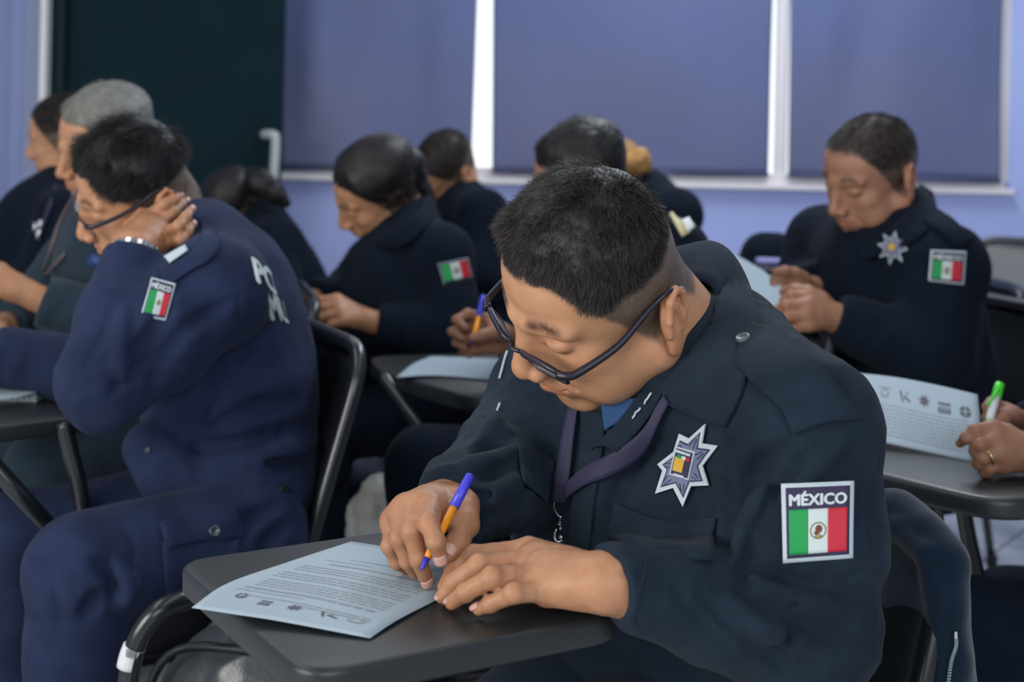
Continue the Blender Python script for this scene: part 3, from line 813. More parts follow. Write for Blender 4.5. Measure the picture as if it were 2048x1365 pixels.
# dark green sliding door with pale frame and white pull
dr = empty('door_1', ((x0 + xd) / 2, WALLY - .1, 0), kind='structure')
zt = 2.6; DD = WALLY - .25
a, b = at(124, 300, DD)[0], at(562, 300, DD)[0]
bx('door_panel', ((a + b) / 2, DD, zt / 2 + .01), (b - a, .04, zt - .04), DGREEN, dr, bev=.004)
for px, w, m in ((86, .022, ALU), (97, .018, ALUD), (109, .026, DGREEN), (131, .016, ALUD)):
    c = at(px, 300, DD)[0]; bx('door_frame', (c, DD + .01 - (.03 if px == 131 else 0), zt / 2 + .01), (w, .07, zt), (DGREEN if px == 131 else m), dr, bev=.003)
pts = [at(528, 269, DD - .035), at(545, 270, DD - .075), at(551, 280, DD - .078), at(547, 352, DD - .078), at(541, 361, DD - .075), at(530, 360, DD - .035)]
V, F = tube(bezline(pts, 30), .016, 12); obj('door_handle', V, F, HANDLE, dr)

# ------------------------------------------------------------------ tablet-arm chairs
def chair(seat, fdir, desk=None, label='', back_top=.80, w=.42, desk_t=.022, tubes=(), bright=False, seat_h=.45, back_mat=None, seat_len=.40, lean=.10, posts=(), dbev=.006, droundness=.045, group='tablet-arm chairs of the class', front=.20):
    f = nrm([fdir[0], fdir[1], 0]); l = np.cross([0, 0, 1.0], f); z = np.array([0, 0, 1.0])
    c = np.array([seat[0], seat[1], 0.0])
    r = empty('tablet_arm_chair', c, label=label, category='chair', group=group)
    q = roundpoly([c + f * front + l * w / 2 + z * seat_h, c - f * .20 + l * w / 2 + z * seat_h, c - f * .20 - l * w / 2 + z * seat_h, c + f * front - l * w / 2 + z * seat_h], .05)
    V, F = slab(q, .02, .006); obj('seat', V, F, PLASTIC, r)
    # backrest: panel inside a bent tube
    def bp(s, h): return c - f * (.21 + lean * (h - seat_h) / .35) + l * s + z * h
    B = roundpoly([bp(w / 2, .30), bp(w / 2, back_top), bp(-w / 2, back_top), bp(-w / 2, .30)], .07)
    B = B[6:-6]; T_ = np.vstack([[c - f * .20 + l * w / 2 + z * .28], B, [c - f * .20 - l * w / 2 + z * .28]])
    V, F = tube(T_, .0125, 12); obj('back_frame', V, F, STEEL, r)
    u = np.linspace(-1, 1, 13); v = np.linspace(0, 1, 12); G = []
    for vv in v:
        h = seat_h + .10 + (back_top - seat_h - .115) * vv; ww = (w / 2 - .013) * (1 - .04 * vv ** 8)
        G.append([bp(ww * uu, h) - f * .018 * (1 - uu * uu) for uu in u])
    V, F = gridsurf(np.array(G), .008); obj('backrest', V, F, back_mat or PLASTIC, r)
    for a_ in (1, -1):
        for b_ in (1, -1):
            top = c + f * ((front - .03) if b_ > 0 else -.17) + l * (w / 2 - .02) * a_ + z * (seat_h - .02); bot = c + f * ((front + .02) if b_ > 0 else -.22) + l * (w / 2 + .01) * a_ + z * .012
            V, F = tube(np.array([top, (top + bot) / 2, bot]), .011, 10); o = obj('leg', V, F, STEEL, r)
            V, F = tube(np.array([bot - z * .012, bot + z * .02]), .014, 10); obj('rubber_foot', V, F, PLASTIC, o)
    if desk is not None:
        V, F = slab(roundpoly(desk, droundness), desk_t, dbev, nb=5); t = obj('desk_top', V, F, DESKM, r)
        dc = np.mean(desk, 0)
    for T3 in tubes:
        V, F = tube(bezline(T3, 20), .0125, 12); obj('desk_arm', V, F, STEEL, r)
    bpy.context.view_layer.update()
    return r
def ccw(P):
    P = np.array(P); a = 0
    for i in range(len(P)):
        a += P[i - 1][0] * P[i][1] - P[i][0] * P[i - 1][1]
    return P if a > 0 else P[::-1]
# ------------------------------------------------------------------ front man
ZD = .72
def A(*p): return at(*p)
SEATM = []
p1 = empty('person', (0.20, 1.53, 0.0), label='man nearest the camera in dark glasses and navy uniform, writing with an orange pen', category='person', group='officers seated in class')
h1 = make_head(dict(nose=(1040, 748), ear=(1328, 645), chin=(1155, 812), mouth=(1101, 781), hairline=(1003, 560, .5), brow=(1040, 660), browL=(1100, 682),
                    hL=(1128, 733, 1.5), hR=(971, 602, 1.5), mouthL=(1137, 781), alaL=(1080, 742), earT=(1347, 594)),
               1.40, 1.0, neck=at(1396, 726, 1.49), neckr=.057, h=.0015, jawf=1.16, beard=.10, brows=1.1, scalp=(.08, .13, .20), fadecol=(.25, .35, .48), Lr=(.038, .088), wD=300, wide=1.10, back=.030)
RW = rodr(np.array([.5, .3, .8])).astype(F32)
# --- torso and sleeves
J = dict(neck=A(1440, 700, 1.52), shL=A(1596, 864, 1.335), shR=A(1120, 790, 1.63), chest=A(1352, 900, 1.505), belly=A(1325, 1110, 1.50), pelvis=A(1400, 1290, 1.56),
         elL=A(1606, 1262, 1.31), wrL=onz(1226, 1168, ZD + .036), elR=A(1035, 925, 1.54), wrR=A(905, 1018, 1.375))
J['r'] = dict(chest=(.205, .115, .17), belly=(.205, .125, .17), hips=(.19, .14, .12), sh=.068, el=.066, yoke=.060, neckb=.062)
q = SDF(); r_ = J['r']
ax = nrm(J['shR'] - J['shL']); up = nrm(J['neck'] - J['pelvis']); f_ = nrm(np.cross(up, ax)); up = np.cross(ax, f_)
R1 = np.stack([ax, f_, up], 1)
q.ell(J['chest'], r_['chest'], R=R1, k=.03, wr=.0035, wl=.09, seed=1)
q.ell(J['belly'], r_['belly'], R=R1, k=.05, wr=.006, wl=.07, seed=2)
q.ell(J['pelvis'], r_['hips'], R=R1, k=.05, wr=.005, wl=.06, seed=3)
q.cap(J['shL'] + up * .002, J['shR'], .060, k=.05)
q.cap(J['neck'] - up * .02, J['chest'] * .5 + J['neck'] * .5, .056, .085, k=.06)
q.cap(J['neck'], J['shL'], .050, .060, k=.05); q.cap(J['neck'], J['shR'], .050, .056, k=.05)
# left arm (nearest): heavy sleeve with folds at the elbow
m1 = (J['shL'] + J['elL']) / 2
q.cap(J['shL'], m1, .069, .074, k=.03, wr=.0035, wl=.07, seed=4.3)
q.cap(m1, J['elL'], .074, .066, k=.02, wr=.006, wl=.05, seed=5.1, twist=1.2)
fo = J['wrL'] - J['elL']; m2 = J['elL'] + fo * .45
q.cap(J['elL'], m2, .062, .047, k=.02, wr=.006, wl=.05, seed=6.2, twist=1.5)
q.cap(m2, J['wrL'], .047, .0335, k=.02, wr=.002, wl=.05, seed=8, cut=(J['wrL'], fo + np.array([0, 0, -.10])))
# right arm
q.cap(J['shR'], J['elR'], .066, .062, k=.03, wr=.006, wl=.04, seed=9.4, twist=1.4)
fr = J['wrR'] - J['elR']
q.cap(J['elR'], J['wrR'], .060, .042, k=.02, wr=.005, wl=.035, seed=11, twist=1.2, cut=(J['wrR'], fr))
q.post.append(lambda P: (.0022 * (2.4 * np.abs(vnoise((P @ RW) * 17)) - 1) + .0011 * (2.4 * np.abs(vnoise((P @ RW) * np.array([30, 48, 30], F32))) - 1)).astype(F32))
# folds in the cloth: raised creases and valleys (start, end, D, radius, op)
def crease(pts, r0=.006, op='u', k=.012, off=0.0):
    P = [A(*p) for p in pts]
    for a, b in zip(P[:-1], P[1:]): q.cap(a, b, r0, k=k, op=op)
J1 = J
VS, FS = mesh_sdf(q, .0042, *arr_bounds([v for k, v in J.items() if k != 'r'], .22))
# lay crease lines on the found surface, then mesh again
b0 = BVHTree.FromPolygons([tuple(v) for v in VS], [tuple(int(i) for i in f) for f in FS])
def surf_line(px, n=14, lift=0.0):
    P = bezline(np.array([(a, b, 0) for a, b in px], float), n)[:, :2]; out = []
    for a, b in P:
        h = cast(b0, a, b)
        if h: out.append(h[0] + h[1] * lift)
    return out
def fold(px, r0=.006, op='u', lift=0.0, k=.010):
    P = surf_line(px, 10, lift)
    for i, (a, b) in enumerate(zip(P[:-1], P[1:])):
        if np.linalg.norm(a - b) < .06:
            t = (i + .5) / max(len(P) - 1, 1); rr = r0 * (.35 + .65 * math.sin(math.pi * t)); q.cap(a, b, rr, k=k, op=op)
# armhole valley and sleeve seam, front of the left shoulder
for L_, r_0, op, lift, k in (
    ([(1590, 890), (1520, 940), (1488, 1010), (1482, 1100), (1492, 1170)], .008, 's', .001, .010),
    ([(1575, 878), (1500, 912), (1440, 965)], .0022, 's', .001, .003),
    ([(1545, 960), (1490, 1040), (1470, 1120)], .004, 'u', -.001, .008),
    ([(1640, 890), (1575, 960), (1520, 1060)], .004, 's', .001, .010),
    ([(1690, 880), (1640, 930), (1560, 1000)], .003, 'u', -.0005, .010),
    ([(1500, 1130), (1560, 1160), (1640, 1180), (1720, 1185)], .004, 's', .001, .008),
    ([(1490, 1150), (1570, 1190), (1680, 1215)], .004, 'u', -.0005, .008),
    ([(1480, 1190), (1560, 1235), (1700, 1255)], .0045, 's', .001, .008),
    ([(1460, 1200), (1540, 1265), (1660, 1300)], .004, 'u', -.0005, .008),
    ([(1400, 1190), (1470, 1260), (1560, 1330)], .0045, 's', .001, .009),
    ([(1350, 1180), (1410, 1250), (1470, 1310)], .003, 's', .001, .007),
    ([(1600, 1190), (1560, 1290), (1570, 1350)], .003, 's', .001, .008),
    ([(1755, 930), (1735, 1020), (1748, 1130)], .003, 's', .001, .008),
    ([(1740, 1130), (1690, 1160), (1620, 1165)], .003, 's', .001, .008),
    ([(1340, 870), (1270, 930), (1215, 1020), (1200, 1090)], .004, 's', .001, .012),
    ([(1300, 850), (1230, 930), (1180, 1010)], .004, 'u', -.002, .012),
    ([(1445, 960), (1455, 1040), (1445, 1110)], .0045, 's', .001, .012),
    ([(1480, 860), (1440, 930)], .003, 's', .001, .01),
    ([(1130, 1010), (1060, 1060)], .004, 's', .001, .010),
    ([(1100, 900), (1060, 960), (1045, 1020)], .004, 's', .001, .010),
    ([(1000, 800), (985, 850), (945, 890)], .004, 'u', .0, .008),
    ([(1030, 870), (985, 890), (950, 905)], .005, 's', .001, .008),
    ([(1025, 900), (980, 920), (930, 930)], .005, 'u', .0, .008),
    ([(1030, 930), (985, 950), (930, 960)], .004, 's', .001, .007),
    ([(1040, 960), (1000, 985), (960, 1010)], .0045, 'u', .0, .008),
    ([(1010, 985), (960, 990), (915, 985)], .003, 's', .001, .006),
    ([(1050, 1000), (1010, 1040), (990, 1080)], .004, 's', .001, .008)): fold(L_, r_0 * 1.4, op, lift, k)
VS, FS = mesh_sdf(q, .0034, *arr_bounds([v for k, v in J.items() if k != 'r'], .22))
shirt1 = obj('uniform_shirt', VS, FS, NAVY, p1)
b1 = BVHTree.FromPolygons([tuple(v) for v in VS], [tuple(int(i) for i in f) for f in FS])
# --- legs under the desk
JL = dict(pelvis=J['pelvis'] + np.array([0, .0, -.03]), R=R1, hipL=A(1450, 1360, 1.50), hipR=A(1330, 1330, 1.62), knL=A(1010, 1440, 1.20), knR=A(880, 1400, 1.40))
JL['anL'] = JL['knL'] * [1, 1, 0] + np.array([.02, -.02, .09]); JL['anR'] = JL['knR'] * [1, 1, 0] + np.array([.02, -.02, .09])
for k in ('knL', 'knR'): JL[k][2] = .50
ql = legs_sdf(JL, rt=.088, rk=.062); Vt, Ft = mesh_sdf(ql, .009, *arr_bounds([v for k, v in JL.items() if k != 'R'], .2)); obj('trousers', Vt, Ft, NAVY, p1)
SHOE = mat('black_shoe_leather', (.012, .012, .013), .3)
def shoes(J, parent, f):
    for sd in 'LR':
        if 'an' + sd not in J: continue
        a = J['an' + sd]; s = SDF(); fl = nrm([f[0], f[1], 0]); b = np.array([a[0], a[1], .045])
        s.cap(b - fl * .05 + [0, 0, .03], a + [0, 0, .03], .042, .045, k=.02); s.cap(b - fl * .05, b + fl * .13, .045, .042, k=.02, flat=((0, 0, 1), .85)); s.cap(b - fl * .06 - [0, 0, .03], b + fl * .14 - [0, 0, .03], .042, .040, k=.01, flat=((0, 0, 1), .4))
        V, F = mesh_sdf(s, .007, *arr_bounds([a, b + fl * .15, b - fl * .1], .08)); V[:, 2] = np.maximum(V[:, 2], .001); obj('shoe', V, F, SHOE, parent)
shoes(JL, p1, (-.85, -.5))
# --- skin: head, neck, hands and the body under the cloth in one mesh
def hz(px, py, z): return onz(px, py, ZD + z)
lf = [[hz(1056, 1106, .036), hz(948, 1112, .034), hz(908, 1142, .020), hz(889, 1176, .009)],
      [hz(1062, 1126, .036), hz(958, 1132, .038), hz(908, 1166, .022), hz(886, 1194, .009)],
      [hz(1076, 1153, .032), hz(984, 1156, .036), hz(931, 1186, .021), hz(904, 1206, .009)],
      [hz(1094, 1182, .025), hz(1028, 1188, .027), hz(982, 1208, .015), hz(957, 1220, .008)]]
lt = [hz(1170, 1150, .022), hz(1105, 1135, .018), hz(1050, 1125, .012), hz(1004, 1122, .009)]
wl = hz(1222, 1168, .036); wl2 = wl + nrm(J['elL'] - wl) * .09
qa, lo, hi = hand_sdf(wl, wl2, lf, lt, r=1.02, wr=.0255, palm_t=.0135)
for a, b in ((0, .4), (1, .45), (2, .45)):    # tendons over the back of the hand
    qa.cap(lf[a][0] + np.array([0, 0, .0105]), lf[a][0] * (1 - b) + wl * b + np.array([0, 0, .0125]), .0022, k=.006)
VA, FA = mesh_sdf(qa, .0016, lo, hi)
rf = [[A(862, 1016, 1.316), A(857, 1046, 1.270), A(872, 1085, 1.252), A(880, 1113, 1.256)],
      [A(830, 1016, 1.320), A(823, 1062, 1.282), A(838, 1118, 1.280), A(852, 1158, 1.292)],
      [A(804, 1026, 1.330), A(800, 1078, 1.298), A(816, 1122, 1.300), A(830, 1146, 1.310)],
      [A(786, 1046, 1.345), A(781, 1092, 1.322), A(794, 1124, 1.326), A(810, 1138, 1.335)]]
rt = [A(925, 1012, 1.350), A(932, 1048, 1.322), A(916, 1084, 1.300), A(900, 1106, 1.290)]
wr_ = A(905, 1006, 1.392); wr2 = wr_ + nrm(J['elR'] - wr_) * .09
qb, lo, hi = hand_sdf(wr_, wr2, rf, rt, r=1.0, wr=.027, palm_t=.0135)
VB, FB = mesh_sdf(qb, .0016, lo, hi)
def body_core(J, r=.75, h=.012):
    s = SDF(); c = J['chest']; R = J.get('Rm', R1)
    s.ell(c, (.13, .07, .13), R=R, k=.03); s.ell(J['pelvis'], (.11, .08, .08), R=R, k=.03); s.cap(c, J['pelvis'], .07, k=.04); s.cap(J['neck'] * .9 + c * .1, c, .045, .06, k=.03)
    for sd in 'LR':
        if 'el' + sd in J:
            e = J['wr' + sd] + (J['el' + sd] - J['wr' + sd]) * .2
            s.cap(J['sh' + sd], J['el' + sd], .035, .03, k=.03); s.cap(J['el' + sd], e, .03, .022, k=.02); s.cap(c, J['sh' + sd], .045, .035, k=.04)
    return mesh_sdf(s, h, *arr_bounds([J[k] for k in J if k not in ('r', 'Rm')], .17))
VC, FC = body_core(J)
def skin_mesh(parent, parts, material, name='body'):
    V, F, C = merge_np(parts); return obj(name, V, F, material, parent, col=C)
def hand_col(V, seed=0):
    n = vnoise(V * 130 + seed); return np.ones((len(V), 3)) * (1 + .06 * n[:, None]) * np.array([.84, .80, .78])
skin1 = skin_mesh(p1, [(h1.world(h1.V), h1.Q, h1.col), (VA, FA, hand_col(VA)), (VB, FB, hand_col(VB) * [.97, .95, .94]), (VC, FC, np.ones((len(VC), 3)))], SKIN)
nl = []
for f in lf: nl.append(nail(f[3], f[2], (-.25, -.25, 1), .0070, .85))
for V, F in nl[1:]: obj('fingernail', V, F, NAIL, skin1)
for V, F in [nail(rf[0][3], rf[0][2], -FWD + [-.1, 0, .35], .0078, .95), nail(rf[1][3], rf[1][2], -FWD + [.1, 0, .3], .0080, .95), nail(rt[3], rt[2], -FWD + [-.2, 0, .5], .0085, 1.0)]: obj('fingernail', V, F, NAIL, skin1)
# --- hair, short sides and a brushed-forward top
def comb1(P):
    d = np.stack([-.35 + 1.0 * P[:, 0] / .08 * .5, np.full(len(P), .75), -.35 * np.ones(len(P))], 1)
    s = sstep(.045, .015, P[:, 2])[:, None]; return d * (1 - s) + np.array([0, .15, -1]) * s
hp = [hair_cap(h1, .0085, .25, col=(1.5, 1.35, 1.25), sc=90, minlen=.40), hair_strands(h1, 44000, .0008, .024, comb1, lift=.42, r=.00030, wob=.42, curl=.9, seed=3, cvar=.8, col=(4.2, 3.7, 3.4), lod=.4),
      hair_strands(h1, 9000, .0008, .018, comb1, lift=.75, r=.0003, wob=.6, curl=.5, seed=5, cvar=.5, lod=.3)]
V, F, C = merge_np(hp); obj('hair', V, F, HAIR, p1, col=C)
glasses(h1, p1, drop=.012, lens_h=.027, frame_r=.0017, top_bar=.0030)
# --- collar
bskin = BVHTree.FromPolygons([tuple(v) for v in h1.world(h1.V)], [tuple(int(i) for i in f) for f in h1.Q])
def colz(rows, m=40, n=16, free=.38, gap=.006):
    G = splinegrid(np.array([[A(*p) for p in col] for col in rows]), m, n)
    for i in range(m):
        for j in range(n):
            if i < m * free and j < n * .45: continue
            P = G[i, j]; px = proj(P); D = (P - CAM) @ FWD; h = cast(b1, *px)
            if h is not None:
                Dh = (h[0] - CAM) @ FWD
                if D > Dh - gap: G[i, j] = at(*px, Dh - gap)
    return G
G = colz([[(1350, 562, 1.50), (1352, 497, 1.58), (1372, 520, 1.625), (1392, 560, 1.66)],
          [(1408, 562, 1.465), (1422, 488, 1.56), (1450, 508, 1.60), (1478, 570, 1.635)],
          [(1432, 590, 1.455), (1464, 528, 1.53), (1492, 560, 1.555), (1512, 622, 1.575)],
          [(1424, 645, 1.44), (1452, 600, 1.475), (1492, 632, 1.485), (1516, 678, 1.485)],
          [(1392, 704, 1.430), (1418, 664, 1.440), (1468, 694, 1.430), (1500, 722, 1.432)],
          [(1342, 764, 1.405), (1362, 734, 1.410), (1426, 768, 1.395), (1480, 790, 1.382)],
          [(1288, 812, 1.392), (1298, 796, 1.392), (1372, 828, 1.368), (1448, 856, 1.352)]])
V, F = gridsurf(G, .004); col1 = obj('collar', V, F, NAVY, shirt1)
# collar side lying on the far shoulder, mostly behind the chin
G = colz([[(1190, 800, 1.425), (1200, 775, 1.47), (1180, 770, 1.52)], [(1230, 850, 1.395), (1218, 835, 1.405), (1160, 830, 1.42)], [(1225, 872, 1.385), (1190, 900, 1.382), (1150, 850, 1.40)]], 16, 12)
def dquad(name, quad, mat_, off, t, parent=shirt1, m=14, n=14, bvh=None, smooth=6, **kw):
    G, N = drape(bvh or b1, quad, m, n, off, smooth); V, F = gridsurf(G, t); return obj(name, V, F, mat_, parent, **kw)
dquad('undershirt', [(1205, 800), (1290, 800), (1262, 835), (1216, 862)], mat('blue_undershirt', (.02, .065, .17), .9), .006, .003)
dquad('lapel', [[(1285, 800), (1330, 790)], [(1235, 850), (1300, 842)], [(1195, 900), (1240, 905)]], NAVY, .010, .003)
dquad('placket', [[(1165, 815), (1215, 830)], [(1165, 900), (1207, 915)], [(1150, 1000), (1190, 1010)], [(1140, 1100), (1180, 1105)]], NAVY, .003, .003)
# --- shoulder strap with its button
dquad('shoulder_strap', [[(1500, 655), (1482, 690), (1470, 728)], [(1560, 672), (1540, 722), (1515, 775)], [(1640, 738), (1602, 780), (1562, 820)], [(1722, 842), (1652, 846), (1584, 868)]], NAVY, .005, .0035, m=30, n=14)
def button(px, py, r, bvh, parent, m=PLASTIC, off=.007, name='button', nudge=0):
    h = cast(bvh, px, py); c = h[0] + h[1] * off; n = h[1]; e = nrm(np.cross(n, [0, .3, 1])); g = np.cross(n, e); V = []; F = []
    pr = [(0, .0008), (.55, .0008), (.72, .0022), (.92, .0022), (1.0, .001), (1.0, -.001)]; K = 20
    for rr, hh in pr:
        for a in np.linspace(0, 2 * math.pi, K, endpoint=False): V.append(c + (e * math.cos(a) + g * math.sin(a)) * rr * r + n * hh)
    for i in range(len(pr) - 1):
        for j in range(K): F.append((i * K + j, i * K + (j + 1) % K, (i + 1) * K + (j + 1) % K, (i + 1) * K + j))
    return obj(name, np.array(V), F, m, parent)
BTN = mat('grey_button', (.07, .085, .10), .35)
button(1490, 692, .0072, b1, shirt1, BTN, .0085)
# --- pockets
dquad('pocket_flap', [[(1236, 1008), (1330, 1040), (1440, 1036)], [(1226, 1045), (1325, 1082), (1432, 1082)], [(1216, 1080), (1318, 1118), (1420, 1128)]], NAVY, .006, .003, m=20, n=24)
dquad('pocket_flap', [[(1031, 893), (1112, 926)], [(1034, 935), (1104, 970)], [(1040, 968), (1090, 1004)]], NAVY, .005, .003, m=14, n=14)
dquad('cuff_seam', [[(1290, 1125), (1294, 1127)], [(1277, 1180), (1281, 1182)], [(1262, 1250), (1266, 1252)]], NAVY, .0012, .0012, m=14, n=3)
for a, b in (((1003, 760), (1018, 706)), ((984, 850), (1001, 812)), ((1284, 838), (1300, 818)), ((1306, 810), (1318, 792))):
    P = surf_line([a, b], 5, .003 if a[0] < 1100 else .014)
    if len(P) > 2: V, F = tube(np.array(P), .0016 if a[0] < 1100 else .0011, 6); obj('piping', V, F, THREADW, shirt1)
# --- lanyard
lan = empty('lanyard', A(1130, 990, 1.36) + [0, 0, -.0], label='violet neck lanyard with silver clip hanging on the front man\'s chest', category='lanyard')
dquad('ribbon', [[(1148, 806), (1166, 812)], [(1132, 880), (1156, 885)], [(1120, 950), (1148, 955)], [(1112, 1000), (1138, 1000)]], LANY, .009, .0012, parent=lan, m=20, n=4)
dquad('ribbon', [[(1335, 790), (1345, 808)], [(1290, 855), (1302, 885)], [(1215, 915), (1225, 948)], [(1140, 968), (1140, 1000)]], LANY, .010, .0012, parent=lan, m=26, n=5)
h_ = cast(b1, 1124, 1010); cc = h_[0] + h_[1] * .012; nn = h_[1]
def L3(px, py, o=0.0): return at(px, py, (cc - CAM) @ FWD - o)
G_ = np.array([[L3(1107, 984), L3(1140, 984)], [L3(1107, 1004), L3(1140, 1004)]]); V, F = gridsurf(G_, .004); obj('crimp', V, F, mat('blue_crimp', (.05, .08, .19), .4), lan)
P = [L3(1110, 1000), L3(1108, 1015), L3(1116, 1030), L3(1122, 1034), L3(1130, 1030), L3(1139, 1016), L3(1139, 1004)]
V1 = tube(bezline(np.array(P), 20), .0011, 8)
P = [L3(1121, 1034), L3(1125, 1040), L3(1119, 1046), L3(1126, 1052), L3(1119, 1058)]; V2 = tube(bezline(np.array(P), 24), .0026, 8)
P = [L3(1124, 1052), L3(1130, 1060), L3(1128, 1076), L3(1116, 1084), L3(1109, 1070), L3(1113, 1058)]; V3 = tube(bezline(np.array(P), 24), .0017, 8)
V4 = tube(np.array([L3(1122, 1075, .002), L3(1124, 1072, .004)]), .0030, 10); V5 = tube(np.array([L3(1116, 1084), L3(1118, 1112)]), .0012, 8)
V, F = joinm([V1, V2, V3, V4, V5]); obj('clip', V, F, CHROME, lan)
# --- star badge
def flatpoly(G, N, uv, lift, mat_, parent, name, t=.0008, sub=3):
    """filled polygon on a draped grid; fan from its centroid, subdivided so that it follows the cloth"""
    uv = np.asarray(uv, float); c = uv.mean(0); n = len(uv); V = [c]; 
    for k in range(1, sub + 1): V += list(c + (uv - c) * k / sub)
    F = [(0, 1 + i, 1 + (i + 1) % n) for i in range(n)]
    for k in range(sub - 1):
        for i in range(n): a = 1 + k * n; F.append((a + i, a + n + i, a + n + (i + 1) % n, a + (i + 1) % n))
    P, _ = on_grid(G, N, np.array(V), F, lift); Pb, _ = on_grid(G, N, np.array(V), F, lift - t)
    m = len(P); o = m - n; side = [(o + i, m + o + i, m + o + (i + 1) % n, o + (i + 1) % n) for i in range(n)]
    return obj(name, np.vstack([P, Pb]), F + [tuple(m + i for i in f[::-1]) for f in F] + side, mat_, parent, smooth=False)
def star_badge(G, N, pts, quad, parent):
    """pts in pixels inside the axis-aligned quad (x0,y0,x1,y1)"""
    x0, y0, x1, y1 = quad
    U = lambda P: np.array([((a - x0) / (x1 - x0), (b - y0) / (y1 - y0)) for a, b in P])
    u = U(pts); c = u.mean(0)
    r = flatpoly(G, N, u, .0032, THREADW, parent, 'star_badge', .0016)
    for s, l, m in ((.80, .0038, THREADN), (.74, .0044, THREADL)): flatpoly(G, N, c + (u - c) * s, l, m, r, 'inner_star')
    return r, U, c
pts = [(1418, 848), (1411, 886), (1441, 890), (1412, 931), (1424, 970), (1387, 973), (1369, 1013), (1350, 977), (1313, 988), (1330, 942), (1320, 930), (1352, 903), (1364, 867), (1384, 876)]
GS, NS = drape(b1, [(1305, 840), (1450, 840), (1450, 1020), (1305, 1020)], 16, 16, .002, 10)
sb, U, c = star_badge(GS, NS, pts, (1305, 840, 1450, 1020), shirt1)
def rot(P, a, c): 
    P = np.asarray(P, float) - c; ca, sa = math.cos(a), math.sin(a); return np.stack([P[:, 0] * ca - P[:, 1] * sa, P[:, 0] * sa + P[:, 1] * ca], 1) + c
def rect(cx, cy, w, h, a=.26): return rot([(cx - w / 2, cy - h / 2), (cx + w / 2, cy - h / 2), (cx + w / 2, cy + h / 2), (cx - w / 2, cy + h / 2)], a, np.array([cx, cy]))
flatpoly(GS, NS, U(rect(1372, 925, 42, 60)), .0050, THREADW, sb, 'shield')
flatpoly(GS, NS, U(rect(1372, 925, 36, 54)), .0055, THREADN, sb, 'shield')
flatpoly(GS, NS, U(rect(1365, 927, 20, 30)), .0061, GOLD, sb, 'emblem')
flatpoly(GS, NS, U(rect(1376, 903, 32, 5)), .0061, THREADW, sb, 'emblem')
for i, m in enumerate((GREEN, WHITE, RED)): flatpoly(GS, NS, U(rect(1367 + i * 9.4, 910 + i * 2.6, 9, 7)), .0062, m, sb, 'emblem')
flatpoly(GS, NS, U(rect(1364, 950, 22, 4)), .0061, THREADW, sb, 'emblem')
for i in range(7):       # embroidered rays
    for sgn in (-1, 1):
        a = 2 * math.pi * i / 7; 
cpx = np.array([1370, 930.0])
for i in range(0, 14, 2):
    tip = np.array(pts[i], float); d = tip - cpx; n_ = np.array([-d[1], d[0]]) / np.linalg.norm(d)
    for s in (-1, 1):
        a = cpx + d * .45 + n_ * s * 5; b = cpx + d * .66 + n_ * s * 2.2; w = n_ * .9
        flatpoly(GS, NS, U([a - w, a + w, b + w, b - w]), .0049, THREADN, sb, 'ray', sub=1)
# --- flag patch
def flag_patch(quad, bvh, parent, text='MÉXICO', border=.055, textv=(.10, .30), flagv=(.345, .90), smooth=40, lift=.002, top=True, round_=False, emb=True):
    G, N = drape(bvh, quad, 14, 14, lift, smooth)
    def R(u0, v0, u1, v1, l, m, nm, parent_, t=.0008):
        nu, nv = 14, 14; gu, gv = np.meshgrid(np.linspace(u0, u1, nu), np.linspace(v0, v1, nv)); g = gsample(G, gu.ravel(), gv.ravel()).reshape(nv, nu, 3) + gsample(N, gu.ravel(), gv.ravel()).reshape(nv, nu, 3) * l
        V, F = gridsurf(g, t); return obj(nm, V, F, m, parent_)
    r = R(0, 0, 1, 1, .0010, THREADW, 'flag_patch', parent, .002)
    b = border; R(b * 1.1, b, 1 - b * 1.1, 1 - b, .0024, THREADN, 'patch_ground', r)
    u0, u1 = b * 1.1 + .035, 1 - b * 1.1 - .035
    for i, m in enumerate((GREEN, WHITE, RED)): R(u0 + (u1 - u0) * i / 3, flagv[0], u0 + (u1 - u0) * (i + 1) / 3, flagv[1], .0030, m, 'flag_stripe', r)
    if text:
        V, F, a = textmesh(text, .05); u = u0 + .005 + V[:, 0] * (u1 - u0 - .01); v = textv[0] + V[:, 1] * (textv[1] - textv[0])
        P, F = on_grid(G, N, np.stack([u, v], 1), F, .0032); obj('lettering', P, F, WHITE, r, smooth=False)
    if emb:
        cu, cv = (u0 + u1) / 2, (flagv[0] + flagv[1]) / 2; asp = np.linalg.norm(G[0, -1] - G[0, 0]) / np.linalg.norm(G[-1, 0] - G[0, 0]); e = (u1 - u0) / 3 * .42
        def disc(rr, l, m, k=20, a0=0, a1=2 * math.pi, dx=0, dy=0, sx=1, sy=1):
            A_ = np.linspace(a0, a1, k, endpoint=False); flatpoly(G, N, [(cu + dx * e + rr * e * sx * math.cos(t), cv + (dy * e + rr * e * sy * math.sin(t)) * asp) for t in A_], l, m, r, 'emblem', .0004, sub=1)
        disc(1.0, .0036, EMBLO); disc(.82, .0040, WHITE); disc(.42, .0044, EMBLB, dx=.05, dy=-.18, sy=1.1); disc(.22, .0046, EMBLB, dx=-.2, dy=.25, sx=1.4); disc(.30, .0045, EMBLO, dy=.62, sx=1.4, sy=.6); disc(.12, .0048, GOLD, dx=-.05, dy=.6)
    return r
flag_patch([(1561, 967), (1706, 961), (1704, 1115), (1565, 1125)], b1, shirt1)
